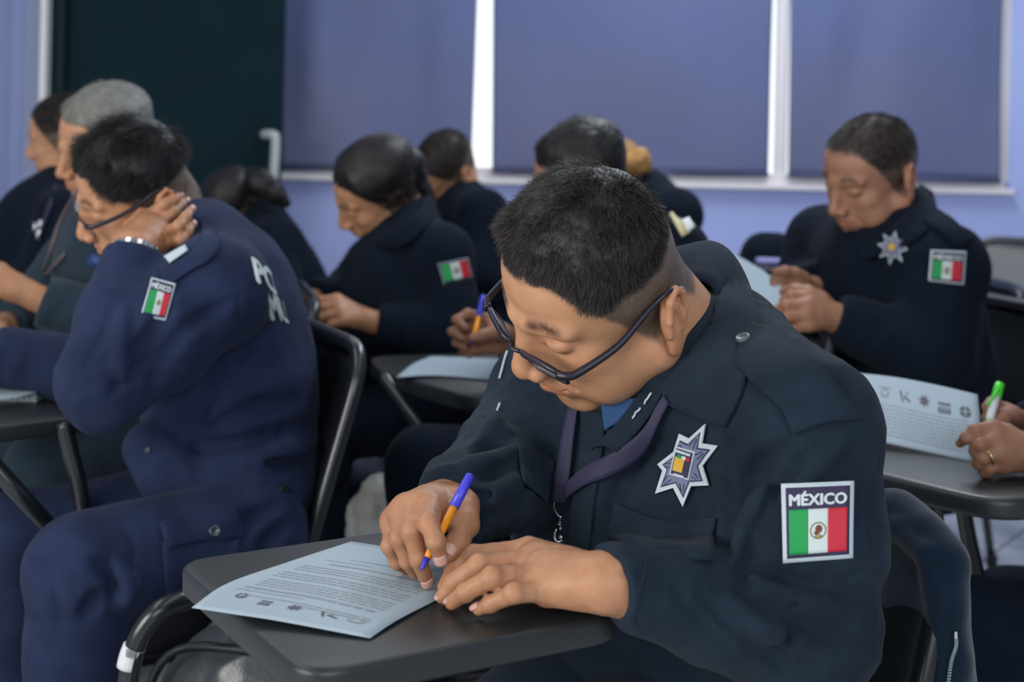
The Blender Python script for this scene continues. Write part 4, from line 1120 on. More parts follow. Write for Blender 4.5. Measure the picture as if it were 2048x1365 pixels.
# --- pen in the right hand
def pen(tip, top, parent, body=ORANGE, endm=BLUEP, cap_len=.3, r=.0040, label='', name='pen', tipm=None, group='pens in hands'):
    tip = np.asarray(tip, float); top = np.asarray(top, float); d = top - tip; L = np.linalg.norm(d); u = d / L
    r0 = empty(name, tip, label=label, category='pen', group=group)
    V, F = tube(np.array([tip + u * .012, tip + u * .016, tip + d * (1 - cap_len)]), np.array([r * .7, r, r]), 8, up=[.3, .2, 1]); obj('barrel', V, F, body, r0, smooth=True)
    V, F = tube(np.array([tip, tip + u * .003, tip + u * .012]), np.array([.0007, .0018, r * .78]), 10); obj('point', V, F, tipm or endm, r0)
    V, F = tube(np.array([tip + d * (1 - cap_len) - u * .001, tip + d * .99, top]), np.array([r * 1.22, r * 1.12, r * .9]), 12); obj('cap', V, F, endm, r0)
    return r0
pen(A(842, 1141, 1.258), A(941, 951, 1.318), None, label='orange pen with blue end held by the man nearest the camera', cap_len=.34)

# --- his desk, chair, paper
C = [onz(345, 1122), onz(608, 1352), onz(1225, 1232)]; C4 = C[0] + C[2] - C[1]; ext = nrm(C[2] - C[1])
desk1 = ccw([C[0], C[1], C[2] + ext * .02, C4 + ext * .02])
c1 = chair((.125, 1.575), (-.85, -.52), desk1, label='chair of the man nearest the camera, with large charcoal writing tablet', back_top=.69, desk_t=.026, seat_h=.39, dbev=.006, droundness=.04,
      tubes=[np.array([onz(540, 1300, .69), onz(400, 1235, .62), onz(300, 1230, .50), onz(262, 1290, .36), onz(250, 1330, .2)])] if False else [])

def paper_on(ctrl, name, label, parent=None, m=24, n=20, t=.0006, group='exam papers on the desks'):
    G = splinegrid(np.array(ctrl), m, n); N = nrm(np.cross(np.gradient(G, axis=0), np.gradient(G, axis=1)))
    if N[..., 2].mean() < 0: N = -N
    V, F = gridsurf(G, t); o = obj(name, V, F, PAPER, parent, label=label, category='paper', group=group); return o, G, N
def bars(G, N, rects, m, parent, name='printed_line', lift=.0006):
    """thin printed strips u0,v0,u1,v1"""
    parts = []
    for u0, v0, u1, v1 in rects:
        nu = max(2, int((u1 - u0) * 20)); gu, gv = np.meshgrid(np.linspace(u0, u1, nu), [v0, v1])
        g = gsample(G, gu.ravel(), gv.ravel()).reshape(2, nu, 3) + gsample(N, gu.ravel(), gv.ravel()).reshape(2, nu, 3) * lift
        parts.append(gridsurf(g, .0001))
    V, F = joinm(parts); return obj(name, V, F, m, parent, smooth=False)
def logos(G, N, cs, w, asp, parent, ang=0.0, lift=.0008):
    """row of printed emblems: ball, word block, seven-pointed star, tick mark, crest"""
    def P(c, pts): return [(c[0] + a * w, c[1] + b * w * asp) for a, b in pts]
    th = lambda n, r, o=0: [(r * math.cos(t + o), r * math.sin(t + o)) for t in np.linspace(0, 2 * math.pi, n, endpoint=False)]
    f = lambda c, pts, m, l=0, nm='printed_emblem': flatpoly(G, N, P(c, pts), lift + l, m, parent, nm, .0001, sub=1)
    f(cs[0], th(18, .9), INK); f(cs[0], [(-.9, -.08), (.9, -.02), (.9, .10), (-.9, .06)], PAPER, .0002); f(cs[0], [(-.08, -.9), (.08, -.9), (.12, .9), (-.06, .9)], PAPER, .0002)
    f(cs[1], [(-1, -.8), (1, -.8), (1, -.1), (-1, -.1)], INK); f(cs[1], [(-1, .1), (1, .1), (1, .35), (-1, .35)], INKL); f(cs[1], [(-1, .5), (1, .5), (1, .8), (-1, .8)], INK)
    for i in range(4): f(cs[1], [(-.62 + i * .4, -.8), (-.54 + i * .4, -.8), (-.54 + i * .4, -.1), (-.62 + i * .4, -.1)], PAPER, .0002)
    s = []
    for i in range(14): t = 2 * math.pi * i / 14 + .2; r = 1.05 if i % 2 == 0 else .5; s.append((r * math.cos(t), r * math.sin(t)))
    f(cs[2], s, INK)
    f(cs[3], [(-.9, .8), (-.35, -.9), (-.1, -.9), (-.6, .8)], INK); f(cs[3], [(-.1, -.2), (.9, -.8), (1.0, -.6), (.1, .1)], INK); f(cs[3], [(.0, .0), (.7, .75), (.5, .85), (-.15, .1)], INKL)
    f(cs[4], th(12, .75), INKL); f(cs[4], th(10, .4), PAPER, .0002); f(cs[4], [(-1, .85), (1, .85), (1, 1.0), (-1, 1.0)], INKL)
def hp_(px, py, z): return onz(px, py, ZD + z)
pp, GP, NP = paper_on([[hp_(384, 1216, .010), hp_(470, 1229, .009), hp_(560, 1243, .006), hp_(740, 1277, .002)],
                  [hp_(455, 1168, .004), hp_(545, 1183, .004), hp_(640, 1199, .003), hp_(800, 1238, .003)],
                  [hp_(580, 1124, .001), hp_(655, 1136, .001), hp_(740, 1150, .001), hp_(900, 1188, .001)],
                  [hp_(703, 1084, .001), hp_(780, 1096, .001), hp_(860, 1110, .001), hp_(1010, 1138, .001)]], 'sheet_of_paper', 'printed sheet lying on the nearest desk under the writing hands')
ru = np.random.RandomState(3)
def textblock(v0, v1, lines, u0=.12, u1=.90, head=False):
    R_ = []
    for i in range(lines):
        v = v0 + (v1 - v0) * (i + .5) / lines; h = abs(v1 - v0) / lines * .30; u = u0
        end = u1 if i > 0 else u1
        while u < end - .01:
            w = ru.uniform(.02, .07); w = min(w, end - u); R_.append((u, v - h / 2, u + w, v + h / 2)); u += w + .010
    return R_
rows = textblock(.30, .36, 1, .14, .90) + textblock(.36, .46, 4, .16, .92) + textblock(.48, .56, 3, .14, .92) + textblock(.58, .66, 3, .16, .92) + textblock(.19, .25, 2, .60, .93) + textblock(.68, .72, 1, .30, .9)
bars(GP, NP, rows, INKL, pp, 'printed_text')
for r_c in [(.20, .235, .62, .240), (.10, .29, .60, .295), (.35, .78, .85, .784), (.45, .95, .95, .954), (.20, .74, .6, .744)]: bars(GP, NP, [r_c], INKL, pp, 'ruled_line')
def uvof(G, px, py):
    X = proj(G); d = ((X - [px, py]) ** 2).sum(-1); i, j = np.unravel_index(d.argmin(), d.shape); return (j / (G.shape[1] - 1), i / (G.shape[0] - 1))
logos(GP, NP, [uvof(GP, 488, 1195), uvof(GP, 530, 1207), uvof(GP, 588, 1218), uvof(GP, 650, 1230), uvof(GP, 712, 1241)], .045, .77, pp)
# ------------------------------------------------------------------ man on the left, cheek on his hand
ZB = .675
def oz(px, py, z=0.0): return onz(px, py, ZB + z)
def bv(V, F): return BVHTree.FromPolygons([tuple(v) for v in V], [tuple(int(i) for i in f) for f in F])
p2 = empty('person', A(520, 1000, 2.3) * [1, 1, 0], label='man in glasses resting his cheek on his hand, seated at the left in blue-navy uniform', category='person', group='officers seated in class')
h2 = make_head(dict(nose=(163, 470), ear=(305, 412), mouth=(198, 500), brow=(173, 416), hairline=(139, 352, .6), chin=(222, 520, .7), hL=(192, 448, 1.2), earT=(318, 388), occ=(366, 340, .4), alaL=(187, 474), browL=(188, 417)),
               2.25, 1.0, neck=at(352, 512, 2.27), neckr=.056, h=.0020, wD=300, beard=.2, scalp=(.10, .15, .22), wide=1.04, back=.034)
G2 = [.0, .0]
J2 = dict(neck=A(405, 492, 2.28), shL=A(428, 585, 2.10), shR=A(470, 560, 2.46), chest=A(448, 670, 2.28), belly=A(465, 830, 2.27), pelvis=A(478, 985, 2.25),
          elL=A(205, 772, 1.98), wrL=A(268, 515, 2.10), elR=A(200, 745, 2.40), wrR=A(-10, 715, 2.36))
f2 = nrm([-1, -.10, 0]); ax2 = nrm(J2['shR'] - J2['shL']); up2 = nrm(J2['neck'] - J2['pelvis']); fv = nrm(np.cross(up2, ax2)); up2 = np.cross(ax2, fv); R2 = np.stack([ax2, fv, up2], 1); J2['Rm'] = R2
q = SDF()
q.ell(J2['chest'], (.19, .135, .19), R=R2, k=.03, wr=.003, wl=.08, seed=21)
q.ell(J2['belly'], (.17, .135, .17), R=R2, k=.05, wr=.006, wl=.06, seed=22)
q.ell(J2['pelvis'] + [0, 0, .006], (.182, .128, .085), R=R2, k=.03, wr=.006, wl=.05, seed=23); q.post.append(lambda P: (.0030 * (2.4 * np.abs(vnoise((P @ RW) * 13)) - 1)).astype(F32))
q.cap(J2['shL'], J2['shR'], .066, k=.05); q.cap(J2['neck'], J2['chest'], .062, .10, k=.05)
for s_ in 'LR': q.cap(J2['neck'], J2['sh' + s_], .054, .064, k=.04)
mm = J2['shL'] * .5 + J2['elL'] * .5
q.cap(J2['shL'], mm, .076, .074, k=.03, wr=.004, wl=.08, seed=24); q.cap(mm, J2['elL'], .074, .060, k=.02, wr=.007, wl=.055, seed=25, twist=1.0)
fo = J2['wrL'] - J2['elL']
q.cap(J2['elL'], J2['elL'] + fo * .5, .060, .056, k=.02, wr=.006, wl=.05, seed=26, twist=1.2)
q.cap(J2['elL'] + fo * .5, J2['wrL'], .056, .043, k=.02, wr=.002, wl=.05, seed=27, cut=(J2['wrL'], fo))
q.cap(J2['shR'], J2['elR'], .068, .058, k=.03); fr = J2['wrR'] - J2['elR']
q.cap(J2['elR'], J2['wrR'], .058, .044, k=.02, wr=.006, wl=.05, seed=28, cut=(J2['wrR'], fr))
bnd = arr_bounds([v for k, v in J2.items() if k != 'Rm'], .22)
V0, F0 = mesh_sdf(q, .006, *bnd); b0 = bv(V0, F0)
for L_, r_0, op, lift, k in (
    ([(470, 600), (400, 640), (330, 700), (300, 790)], .006, 's', .001, .016),
    ([(330, 560), (330, 620), (300, 680), (290, 740)], .008, 's', .001, .014),
    ([(345, 650), (260, 700), (190, 730)], .006, 's', .001, .012),
    ([(360, 690), (280, 730), (220, 790)], .005, 's', .001, .012),
    ([(230, 600), (200, 680), (170, 730)], .005, 's', .001, .012),
    ([(250, 620), (240, 700), (250, 760)], .005, 'u', .0, .012),
    ([(620, 850), (540, 880), (430, 895), (340, 905)], .010, 's', .001, .016),
    ([(630, 880), (540, 915), (440, 925)], .009, 'u', .0, .016),
    ([(630, 930), (540, 930), (430, 950)], .008, 's', .001, .014),
    ([(600, 800), (500, 820), (400, 870)], .007, 's', .001, .016),
    ([(480, 720), (420, 790), (390, 850)], .006, 's', .001, .016),
    ([(560, 640), (500, 700), (440, 720)], .006, 's', .001, .016),
    ([(470, 520), (480, 600), (470, 680)], .003, 's', .001, .006)): fold(L_, r_0, op, lift, k)
# sagging shirt tail over the belt
q.cap(A(330, 960, 2.10), A(470, 985, 2.12), .034, .040, k=.04); q.cap(A(300, 900, 2.12), A(330, 955, 2.10), .04, .036, k=.03)
V2_, F2_ = mesh_sdf(q, .0048, *bnd); shirt2 = obj('uniform_shirt', V2_, F2_, NAVYB, p2); b2 = bv(V2_, F2_)
# trousers
JL = dict(pelvis=A(485, 1035, 2.25), R=R2, hipL=A(492, 1072, 2.12), hipR=A(470, 1010, 2.42), knL=A(160, 1140, 1.93), knR=A(20, 1085, 2.20))
JL['anL'] = JL['knL'] * [1, 1, 0] + np.array([.0, -.01, .09]); JL['anR'] = JL['knR'] * [1, 1, 0] + np.array([.01, .0, .09])
ql = SDF(); ql.ell(JL['pelvis'], (.16, .115, .10), R=R2, k=.03)
for s_, sd in (('L', 31), ('R', 41)):
    ql.cap(JL['hip' + s_], JL['kn' + s_], .088, .074, k=.04, wr=.004, wl=.10, seed=sd); ql.cap(JL['kn' + s_], JL['an' + s_], .070, .062, k=.015, wr=.005, wl=.07, seed=sd + 3, cut=(JL['an' + s_], JL['an' + s_] - JL['kn' + s_]))
bl = arr_bounds([v for k, v in JL.items() if k != 'R'], .2)
V0, F0 = mesh_sdf(ql, .007, *bl); b0 = bv(V0, F0); q_keep = q; q = ql
for L_, r_0, op, lift, k in (
    ([(190, 1125), (240, 1160), (225, 1200)], .010, 's', .001, .012), ([(235, 1130), (260, 1170), (250, 1210)], .008, 'u', .0, .012),
    ([(200, 1190), (170, 1230)], .008, 's', .001, .012), ([(420, 1060), (440, 1110), (430, 1180)], .004, 's', .001, .008),
    ([(240, 1050), (270, 1090), (260, 1150)], .003, 's', .001, .006), ([(560, 1010), (500, 1040), (470, 1080)], .008, 's', .001, .014),
    ([(590, 1040), (540, 1080), (520, 1120)], .007, 's', .001, .014), ([(70, 1120), (110, 1180), (120, 1260)], .004, 's', .001, .01)): fold(L_, r_0, op, lift, k)
q = q_keep
Vt, Ft = mesh_sdf(ql, .006, *bl); tr2 = obj('trousers', Vt, Ft, NAVYB, p2); bt2 = bv(Vt, Ft)
shoes(JL, p2, (-1, -.1))
BELT = mat('black_belt', (.01, .01, .01), .5)
for (px, py, r) in ((424, 1064, .008),): button(px, py, r, bt2, tr2, mat('dark_snap', (.12, .13, .14), .3, metal=.8), .012, 'snap')
dquad('pocket_flap', [[(318, 1048), (395, 1020), (470, 1012)], [(325, 1075), (405, 1052), (478, 1045)], [(332, 1098), (412, 1082), (486, 1078)]], NAVYB, .006, .004, tr2, 12, 20, bt2)
dquad('side_pocket', [[(322, 1085), (480, 1060)], [(330, 1190), (470, 1190)]], NAVYB, .004, .003, tr2, 16, 16, bt2)
dquad('belt', [[(556, 962), (585, 964), (606, 970)], [(556, 984), (586, 988), (606, 994)]], BELT, .003, .003, tr2, 6, 16, bt2)
button(296, 902, .004, b2, shirt2, BTN, .002)
# head and the hand holding it
bh = bv(h2.world(h2.V), h2.Q)
def on(b, px, py, gap, dflt):
    h = cast(b, px, py); return A(px, py, ((h[0] - CAM) @ FWD if h is not None else dflt) - gap)
fD = 2.13
pf = [[on(bh, 293, 438, .018, fD), on(bh, 328, 410, .013, fD), on(bh, 346, 400, .010, fD), on(bh, 358, 393, .008, fD)],
      [on(bh, 312, 452, .022, fD), on(bh, 344, 425, .013, fD), on(bh, 360, 412, .010, fD), on(bh, 370, 404, .008, fD)],
      [on(bh, 324, 474, .024, fD), A(358, 452, 2.14), A(372, 434, 2.16), A(381, 420, 2.18)],
      [on(bh, 330, 494, .026, fD), A(362, 480, 2.135), A(376, 464, 2.15), A(384, 450, 2.17)]]
pt = [A(248, 486, 2.115), on(bh, 238, 470, .012, 2.15), on(bh, 262, 446, .010, 2.14), on(bh, 282, 424, .010, 2.14)]
w2 = J2['wrL'] + nrm(fo) * .012
qh, lo, hi = hand_sdf(w2, J2['wrL'] - nrm(fo) * .07, pf, pt, r=1.05, wr=.029, palm_t=.0155)
VA, FA = mesh_sdf(qh, .0022, lo, hi)
rfing, rth, _ = template_hand('R', J2['wrR'] + nrm(fr) * .02, fr * [1, 1, 0], (0, 0, 1), curl=(.5, .5, .5, .5))
qh2, lo, hi = hand_sdf(J2['wrR'] + nrm(fr) * .02, J2['wrR'] - nrm(fr) * .07, rfing, rth, wr=.028)
VB, FB = mesh_sdf(qh2, .003, lo, hi)
VC, FC = body_core(J2)
skin2 = skin_mesh(p2, [(h2.world(h2.V), h2.Q, h2.col), (VA, FA, hand_col(VA)), (VB, FB, hand_col(VB)), (VC, FC, np.ones((len(VC), 3)))], SKIN)
for f, s_ in zip(pf, (.9, .95, .9, .85)): V, F = nail(f[3], f[2], nrm(-FWD + RIGHT * .6), .0078, s_); obj('fingernail', V, F, NAIL, skin2)
def comb2(P):
    # swept forward and down from the crown into a heavy fringe
    d = np.stack([-.25 + P[:, 0] * 4, .9 + 0 * P[:, 0], -.2 - 3 * np.clip(P[:, 1], 0, 1)], 1)
    s = sstep(.055, .02, P[:, 2])[:, None]; b = sstep(-.02, -.09, P[:, 1])[:, None]
    d = d * (1 - b) + np.array([0, -.35, -1]) * b
    return d * (1 - s) + np.array([0, -.15, -1]) * s
V, F, C_ = merge_np([hair_cap(h2, .011, .25, sc=40, col=(.8, .8, .85), minlen=.2), hair_strands(h2, 30000, .003, .036, comb2, lift=.30, r=.00045, wob=.45, curl=1.2, seed=8, cvar=.8, col=(1.9, 1.85, 1.9), seg=5, lod=.5)])
obj('hair', V, F, HAIR, p2, col=C_)
glasses(h2, p2, drop=.008, lens_h=.032, frame_r=.0011, top_bar=.0018)
# collar with the pale tab, sleeve patch, lettering over the shoulder blades, watch
def collar_ring(parent, pts_fold, pts_out, D_in=.012, mat_=NAVY, t=.004, b=None):
    G = splinegrid(np.stack([np.array([A(*p) for p in pts_fold]), np.array([A(*p) for p in pts_out])], 1), 30, 8)
    if b is not None:
        for i in range(G.shape[0]):
            for j in range(G.shape[1]):
                P = G[i, j]; px = proj(P); D = (P - CAM) @ FWD; h = cast(b, *px)
                if h is not None and D > (h[0] - CAM) @ FWD - .006: G[i, j] = at(*px, (h[0] - CAM) @ FWD - .006)
    V, F = gridsurf(G, t); return obj('collar', V, F, mat_, parent)
collar_ring(shirt2, [(372, 425, 2.36), (398, 440, 2.30), (404, 470, 2.24), (392, 496, 2.19), (352, 515, 2.15), (318, 540, 2.13)], [(395, 432, 2.38), (430, 465, 2.30), (438, 495, 2.24), (418, 522, 2.19), (376, 545, 2.15), (330, 580, 2.13)], mat_=NAVYB, b=b2)
dquad('collar_tab', [(336, 522), (376, 498), (382, 508), (346, 534)], THREADW, .011, .002, shirt2, 6, 6, b2)
flag_patch([(304, 556), (353, 568), (332, 642), (282, 632)], b2, shirt2)
def back_text(s, quad, b, parent, lift=.004, smooth=40):
    G, N = drape(b, quad, 14, 16, .0015, smooth); V, F, a = textmesh(s, .05)
    P, F = on_grid(G, N, V, F, lift); return obj('lettering', P, F, WHITE, parent, smooth=False)
back_text('PO', [(500, 512), (540, 545), (556, 600), (512, 566)], b2, shirt2)
back_text('MU', [(524, 578), (562, 604), (580, 650), (540, 640)], b2, shirt2)
wc = J2['wrL'] + nrm(fo) * .006; e = nrm(np.cross(fo, FWD)); g = np.cross(nrm(fo), e); beads = []
wt = empty('wristwatch', wc, label='silver link watch on the wrist of the man resting his cheek', category='watch')
for i in range(26):
    a = 2 * math.pi * i / 26; c = wc + (e * math.cos(a) + g * math.sin(a)) * .0345; t_ = nrm(-e * math.sin(a) + g * math.cos(a))
    R_ = np.stack([t_, nrm(fo), np.cross(t_, nrm(fo))], 1); beads.append(boxm(c, (.0066, .013, .003), R_))
V, F = joinm(beads); obj('bracelet', V, F, CHROME, wt, smooth=False)
# his chair, desk, notebook and papers
D2 = ccw([oz(250, 824), oz(-230, 880), oz(-330, 742), oz(165, 716)])
chair((J2['pelvis'][0] - .19, J2['pelvis'][1] - .02), (-.90, -.44), D2, label='chair of the man resting his cheek, its bent-tube back showing behind him', back_top=.80, w=.44, desk_t=.026, seat_h=.38, front=.08,
      tubes=[np.array([A(128, 845, 2.2), A(142, 905, 2.2), A(158, 970, 2.2), A(170, 1060, 2.2)]), np.array([A(-60, 880, 2.0), A(0, 945, 2.0), A(60, 1012, 2.02), A(150, 1110, 2.1)])])

def notebook():
    r = empty('spiral_notebook', oz(40, 800), label='spiral notebook with a creased cover on the left desk, under a printed sheet', category='notebook')
    c = [oz(72, 806, .0), oz(136, 777, .0)]; u = nrm(c[0] - c[1]); w = nrm(np.cross([0, 0, 1.0], u)) ; w = w if w[0] < 0 else -w
    P = [c[0], c[1], c[1] + w * .20, c[0] + w * .20]
    V, F = slab(ccw([p + np.array([0, 0, .014]) for p in P]), .0135, .001); obj('pages', V, F, PAPER, r, smooth=False)
    V, F = slab(ccw([p + np.array([0, 0, .0155]) for p in P]), .001, .0003); obj('cover', V, F, mat('notebook_cover', (.20, .22, .19), .5, var=(25, (.45, .48, .45), 1)), r)
    coils = []
    for i in range(20):
        b = c[0] + w * (.008 + .0098 * i) + np.array([0, 0, .008]); a = np.linspace(0, 2 * math.pi, 13)
        coils.append(tube(np.array([b + u * math.cos(t) * .008 + np.array([0, 0, 1]) * math.sin(t) * .009 for t in a]), .0009, 6, caps=False))
    V, F = joinm(coils); obj('spiral_wire', V, F, ALUD, r)
notebook()
paper_on([[oz(-30, 800, .017), oz(40, 794, .018)], [oz(-30, 780, .018), oz(80, 783, .018)], [oz(-30, 762, .018), oz(121, 768, .017)]], 'sheet_of_paper', 'sheet lying on the spiral notebook at the far left', t=.0006)
# ------------------------------------------------------------------ the rest of the class
def person_bg(label, head, J, cloth, loc, r=None, legs=None, handL=None, handR=None, hair=None, f=(-1, -.1, 0), h=.008, hh=.003, skin=SKIN, wr=.003, hcol=HAIR, fem=False, extra=None, tmat=None, hs=1.0):
    p = empty('person', np.array(loc) * [1, 1, 0], label=label, category='person', group='officers seated in class')
    H_ = make_head(neck=J['neck'], h=hh, fem=fem, ears=not fem, **head)
    q = shirt_sdf(dict(J, r=r or {}), wr=wr, seed=abs(hash(label)) % 1 + len(label) * .7)
    if extra: extra(q)
    pts = [v for k, v in J.items() if k not in ('R', 'r', 'Rm')]
    V, F = mesh_sdf(q, h, *arr_bounds(pts, .26)); sh = obj('uniform_shirt', V, F, cloth, p); b = bv(V, F)
    parts = [(H_.world(H_.V), H_.Q, H_.col)]; Jc = dict(J)
    for sd, hd in (('L', handL), ('R', handR)):
        if hd is None: continue
        w, e = J['wr' + sd], J['el' + sd]; ff = nrm(w - e)
        if 'fingers' in hd: fi, th = hd['fingers'], hd['thumb']
        else: fi, th, _ = template_hand(sd, w + ff * .012, hd.get('dir', ff), hd.get('back', (0, 0, 1)), curl=hd.get('curl', (.5, .5, .55, .6)), thumb_in=hd.get('thumb_in', .6), s=hd.get('s', 1.0) * hs, spread=hd.get('spread', .06))
        qh, lo, hi = hand_sdf(w + ff * .012, w - ff * .06, fi, th, r=hd.get('r', 1.0) * hs, wr=.027 * hs)
        Vh, Fh = mesh_sdf(qh, hh * 1.1, lo, hi); parts.append((Vh, Fh, hand_col(Vh)))
    up = nrm(J['neck'] - J['pelvis']); ax = nrm(J['shR'] - J['shL']); Jc['Rm'] = np.stack([ax, nrm(np.cross(up, ax)), up], 1)
    Vc, Fc = body_core(Jc, h=.016); parts.append((Vc, Fc, np.ones((len(Vc), 3))))
    sk = skin_mesh(p, parts, skin)
    if legs:
        L_ = dict(pelvis=J['pelvis'] - up * .03, R=Jc['Rm']); L_.update(legs)
        for sd in 'LR':
            if 'kn' + sd in L_:
                L_['an' + sd] = L_['kn' + sd] * [1, 1, 0] + np.array([0, 0, .09]); L_.setdefault('hip' + sd, J['pelvis'] + (ax * .09 if sd == 'R' else -ax * .09) - up * .04)
        ql = legs_sdf(L_, rt=.088, rk=.068, ra=.058); V, F = mesh_sdf(ql, h * 1.2, *arr_bounds([v for k, v in L_.items() if k != 'R'], .2)); obj('trousers', V, F, tmat or cloth, p); shoes(L_, p, f)
    hp = hair(H_) if hair else None
    if hp: V, F, C_ = merge_np(hp); obj('hair', V, F, hcol, p, col=C_)
    return p, H_, sh, b, sk
def combf(P):
    s = sstep(.045, .015, P[:, 2])[:, None]; return np.array([[-.2, .8, -.2]]) * (1 - s) + np.array([0, .1, -1]) * s
def combb(P): return np.stack([P[:, 0] * 3, -1 + 0 * P[:, 0], -.25 - 2 * np.clip(-P[:, 1], 0, 1)], 1)
def short_hair(cap=.005, n=6000, l1=.014, col=(1.3, 1.2, 1.15), r=.0006, lift=.4, sc=60, cv=.4, comb=combf):
    return lambda H_: ([hair_cap(H_, cap, .25, sc=sc, col=tuple(.6 * c for c in col))] if cap > .006 else []) + [hair_strands(H_, n, .002, l1, comb, lift=lift, r=r, seed=4, cvar=cv, col=col, lod=.5)]
def CT(V, F, c=(.8, .8, .8)): return V, F, np.ones((len(V), 3)) * np.array(c)
def blob(prims, h=.005, noise=.002):
    s = SDF()
    for a, b, ra, rb in prims: s.cap(a, b, ra, rb, k=.02)
    s.post.append(lambda P: (-noise * vnoise(P * 60)).astype(F32))
    P = np.array([x for a, b, _, _ in prims for x in (a, b)]); m = max(max(a[2], a[3]) for a in prims)
    return mesh_sdf(s, h, P.min(0) - m - .02, P.max(0) + m + .02)
def faces4(V, F): return V, F

# grey-haired man behind the left man
J3 = dict(neck=A(265, 385, 3.02), shL=A(318, 480, 2.86), shR=A(190, 455, 3.24), chest=A(225, 545, 3.02), belly=A(250, 660, 3.0), pelvis=A(270, 800, 3.0), elL=A(235, 655, 2.80), wrL=A(88, 602, 2.78), elR=A(60, 640, 3.15), wrR=A(10, 650, 2.98))
p3, H3, s3, b3, k3 = person_bg('grey-haired man in slate-blue shirt, behind the man resting his cheek', dict(lm=dict(crown=(214, 172), hairline=(136, 262), ear=(246, 300), nose=(122, 345), chin=(165, 400), occ=(292, 235), brow=(128, 300)), D0=3.0, s=1.0, wD=400), J3, SLATE, J3['pelvis'],
    r=dict(chest=(.18, .12, .18), belly=(.17, .13, .16), sh=.07, el=.064, wr=.050), legs=dict(knL=A(85, 935, 2.75), knR=A(-40, 905, 3.0)), handL=dict(dir=nrm(A(0, 560, 2.76) - A(88, 602, 2.78)), back=(.1, -.6, .9), curl=(.35, .35, .4, .45), thumb_in=.3),
    handR=dict(curl=(.6,) * 4), hair=short_hair(.010, 7000, .022, col=(1.3, 1.3, 1.25), lift=.3, cv=.25), hcol=HAIRG)
for pa in ([(152, 385), (128, 440), (108, 500), (88, 545)], [(135, 508), (112, 535), (92, 552)]):
    P = []
    for a, b in pa:
        h_ = cast(b3, a, b); P.append(h_[0] + h_[1] * .006 if h_ else A(a, b, 2.86))
    V, F = tube(bezline(np.array(P), 16), .0038, 6); obj('neck_cord', V, F, mat('brown_cord', (.17, .13, .13), .8), s3)
G_ = np.array([[A(183, 508, 2.72), A(216, 520, 2.72)], [A(172, 528, 2.72), A(206, 541, 2.72)]]); V, F = gridsurf(G_, .004); obj('blue_tag', V, F, mat('blue_card', (.015, .055, .20), .5), s3)
chair((J3['pelvis'][0] + .02, J3['pelvis'][1]), (-1, -.25), ccw([oz(28, 668), oz(-120, 690), oz(-120, 630), oz(30, 634)]), label='chair of the grey-haired man, its tablet at the left edge of the photo', back_top=.78, desk_t=.022, seat_h=.34)
paper_on([[oz(-60, 655, .002), oz(24, 655, .002)], [oz(-60, 640, .002), oz(26, 642, .002)]], 'sheet_of_paper', 'papers on the tablet at the left edge, below the bare hand', t=.008)

# man in profile at the far left
J4 = dict(neck=A(128, 378, 3.72), shL=A(135, 440, 3.55), shR=A(60, 425, 3.95), chest=A(75, 500, 3.72), belly=A(90, 600, 3.7), pelvis=A(110, 700, 3.7), elL=A(70, 560, 3.5), wrL=A(-30, 585, 3.45), elR=A(10, 560, 3.9), wrR=A(-50, 590, 3.7))
p4, H4, s4, b4, k4 = person_bg('man in profile with short dark hair, leftmost of the class', dict(lm=dict(nose=(58, 307), brow=(66, 272), hairline=(67, 232), crown=(118, 196), chin=(88, 360), mouth=(72, 337), ear=(130, 290), mouthL=(80, 336)), D0=3.75, s=1.0, wD=500, pitch0=.1), J4, NAVYD, J4['pelvis'],
    r=dict(chest=(.20, .13, .19)), handL=dict(curl=(.5,) * 4), handR=dict(curl=(.5,) * 4), hair=short_hair(0, 8000, .012, r=.0006), legs=dict(knL=A(-60, 790, 3.4), knR=A(-90, 770, 3.7)))
P = [on(b4, *c, .008, 3.6) for c in ((112, 372), (100, 410), (86, 450), (76, 470))]; V, F = tube(bezline(np.array(P), 10), .006, 6); obj('ribbon', V, F, LANY, s4)
V, F = joinm([boxm(on(b4, x, y, .015, 3.55), (.010, .004, .024)) for x, y in ((70, 455), (80, 450), (76, 470))]); obj('clip', V, F, CHROME, s4)

# woman with a ponytail bent low over her desk
J5 = dict(neck=A(522, 440, 4.00), shL=A(552, 492, 3.86), shR=A(470, 490, 4.20), chest=A(540, 540, 3.98), belly=A(570, 600, 3.95), pelvis=A(580, 700, 3.95), elL=A(560, 605, 3.72), wrL=A(470, 612, 3.68), elR=A(450, 600, 4.1), wrR=A(420, 615, 3.9))
def hair5(H_):
    W_ = H_.world
    t = blob([(W_((0, -.09, .04)), A(520, 365, 3.93), .035, .034), (A(520, 365, 3.93), A(548, 385, 3.90), .034, .028), (A(548, 385, 3.90), A(570, 405, 3.90), .026, .016)], .007, .004)
    return [hair_cap(H_, .009, .12, thr=.3, sc=30), hair_strands(H_, 5500, .01, .02, combb, lift=.08, r=.0007, seed=2, cvar=.4, col=(1.1, 1, 1)), CT(*t)]
p5, H5, s5, b5, k5 = person_bg('woman with black ponytail bent face-down, in front of the dark green door', dict(lm=dict(ear=(489, 432), crown=(425, 368), occ=(495, 368), nose=(437, 482), chin=(478, 490), hairline=(397, 418), brow=(415, 455)), D0=4.0, wD=500, s=.97, pitch0=1.0, brows=.6), J5, NAVYD, J5['pelvis'],
    r=dict(chest=(.18, .115, .16), sh=.066, el=.052, wr=.038), hair=hair5, fem=True, handL=dict(curl=(.6,) * 4, s=.9), handR=dict(curl=(.6,) * 4, s=.9), hs=.92, legs=dict(knL=A(420, 740, 3.6), knR=A(390, 730, 3.9)))
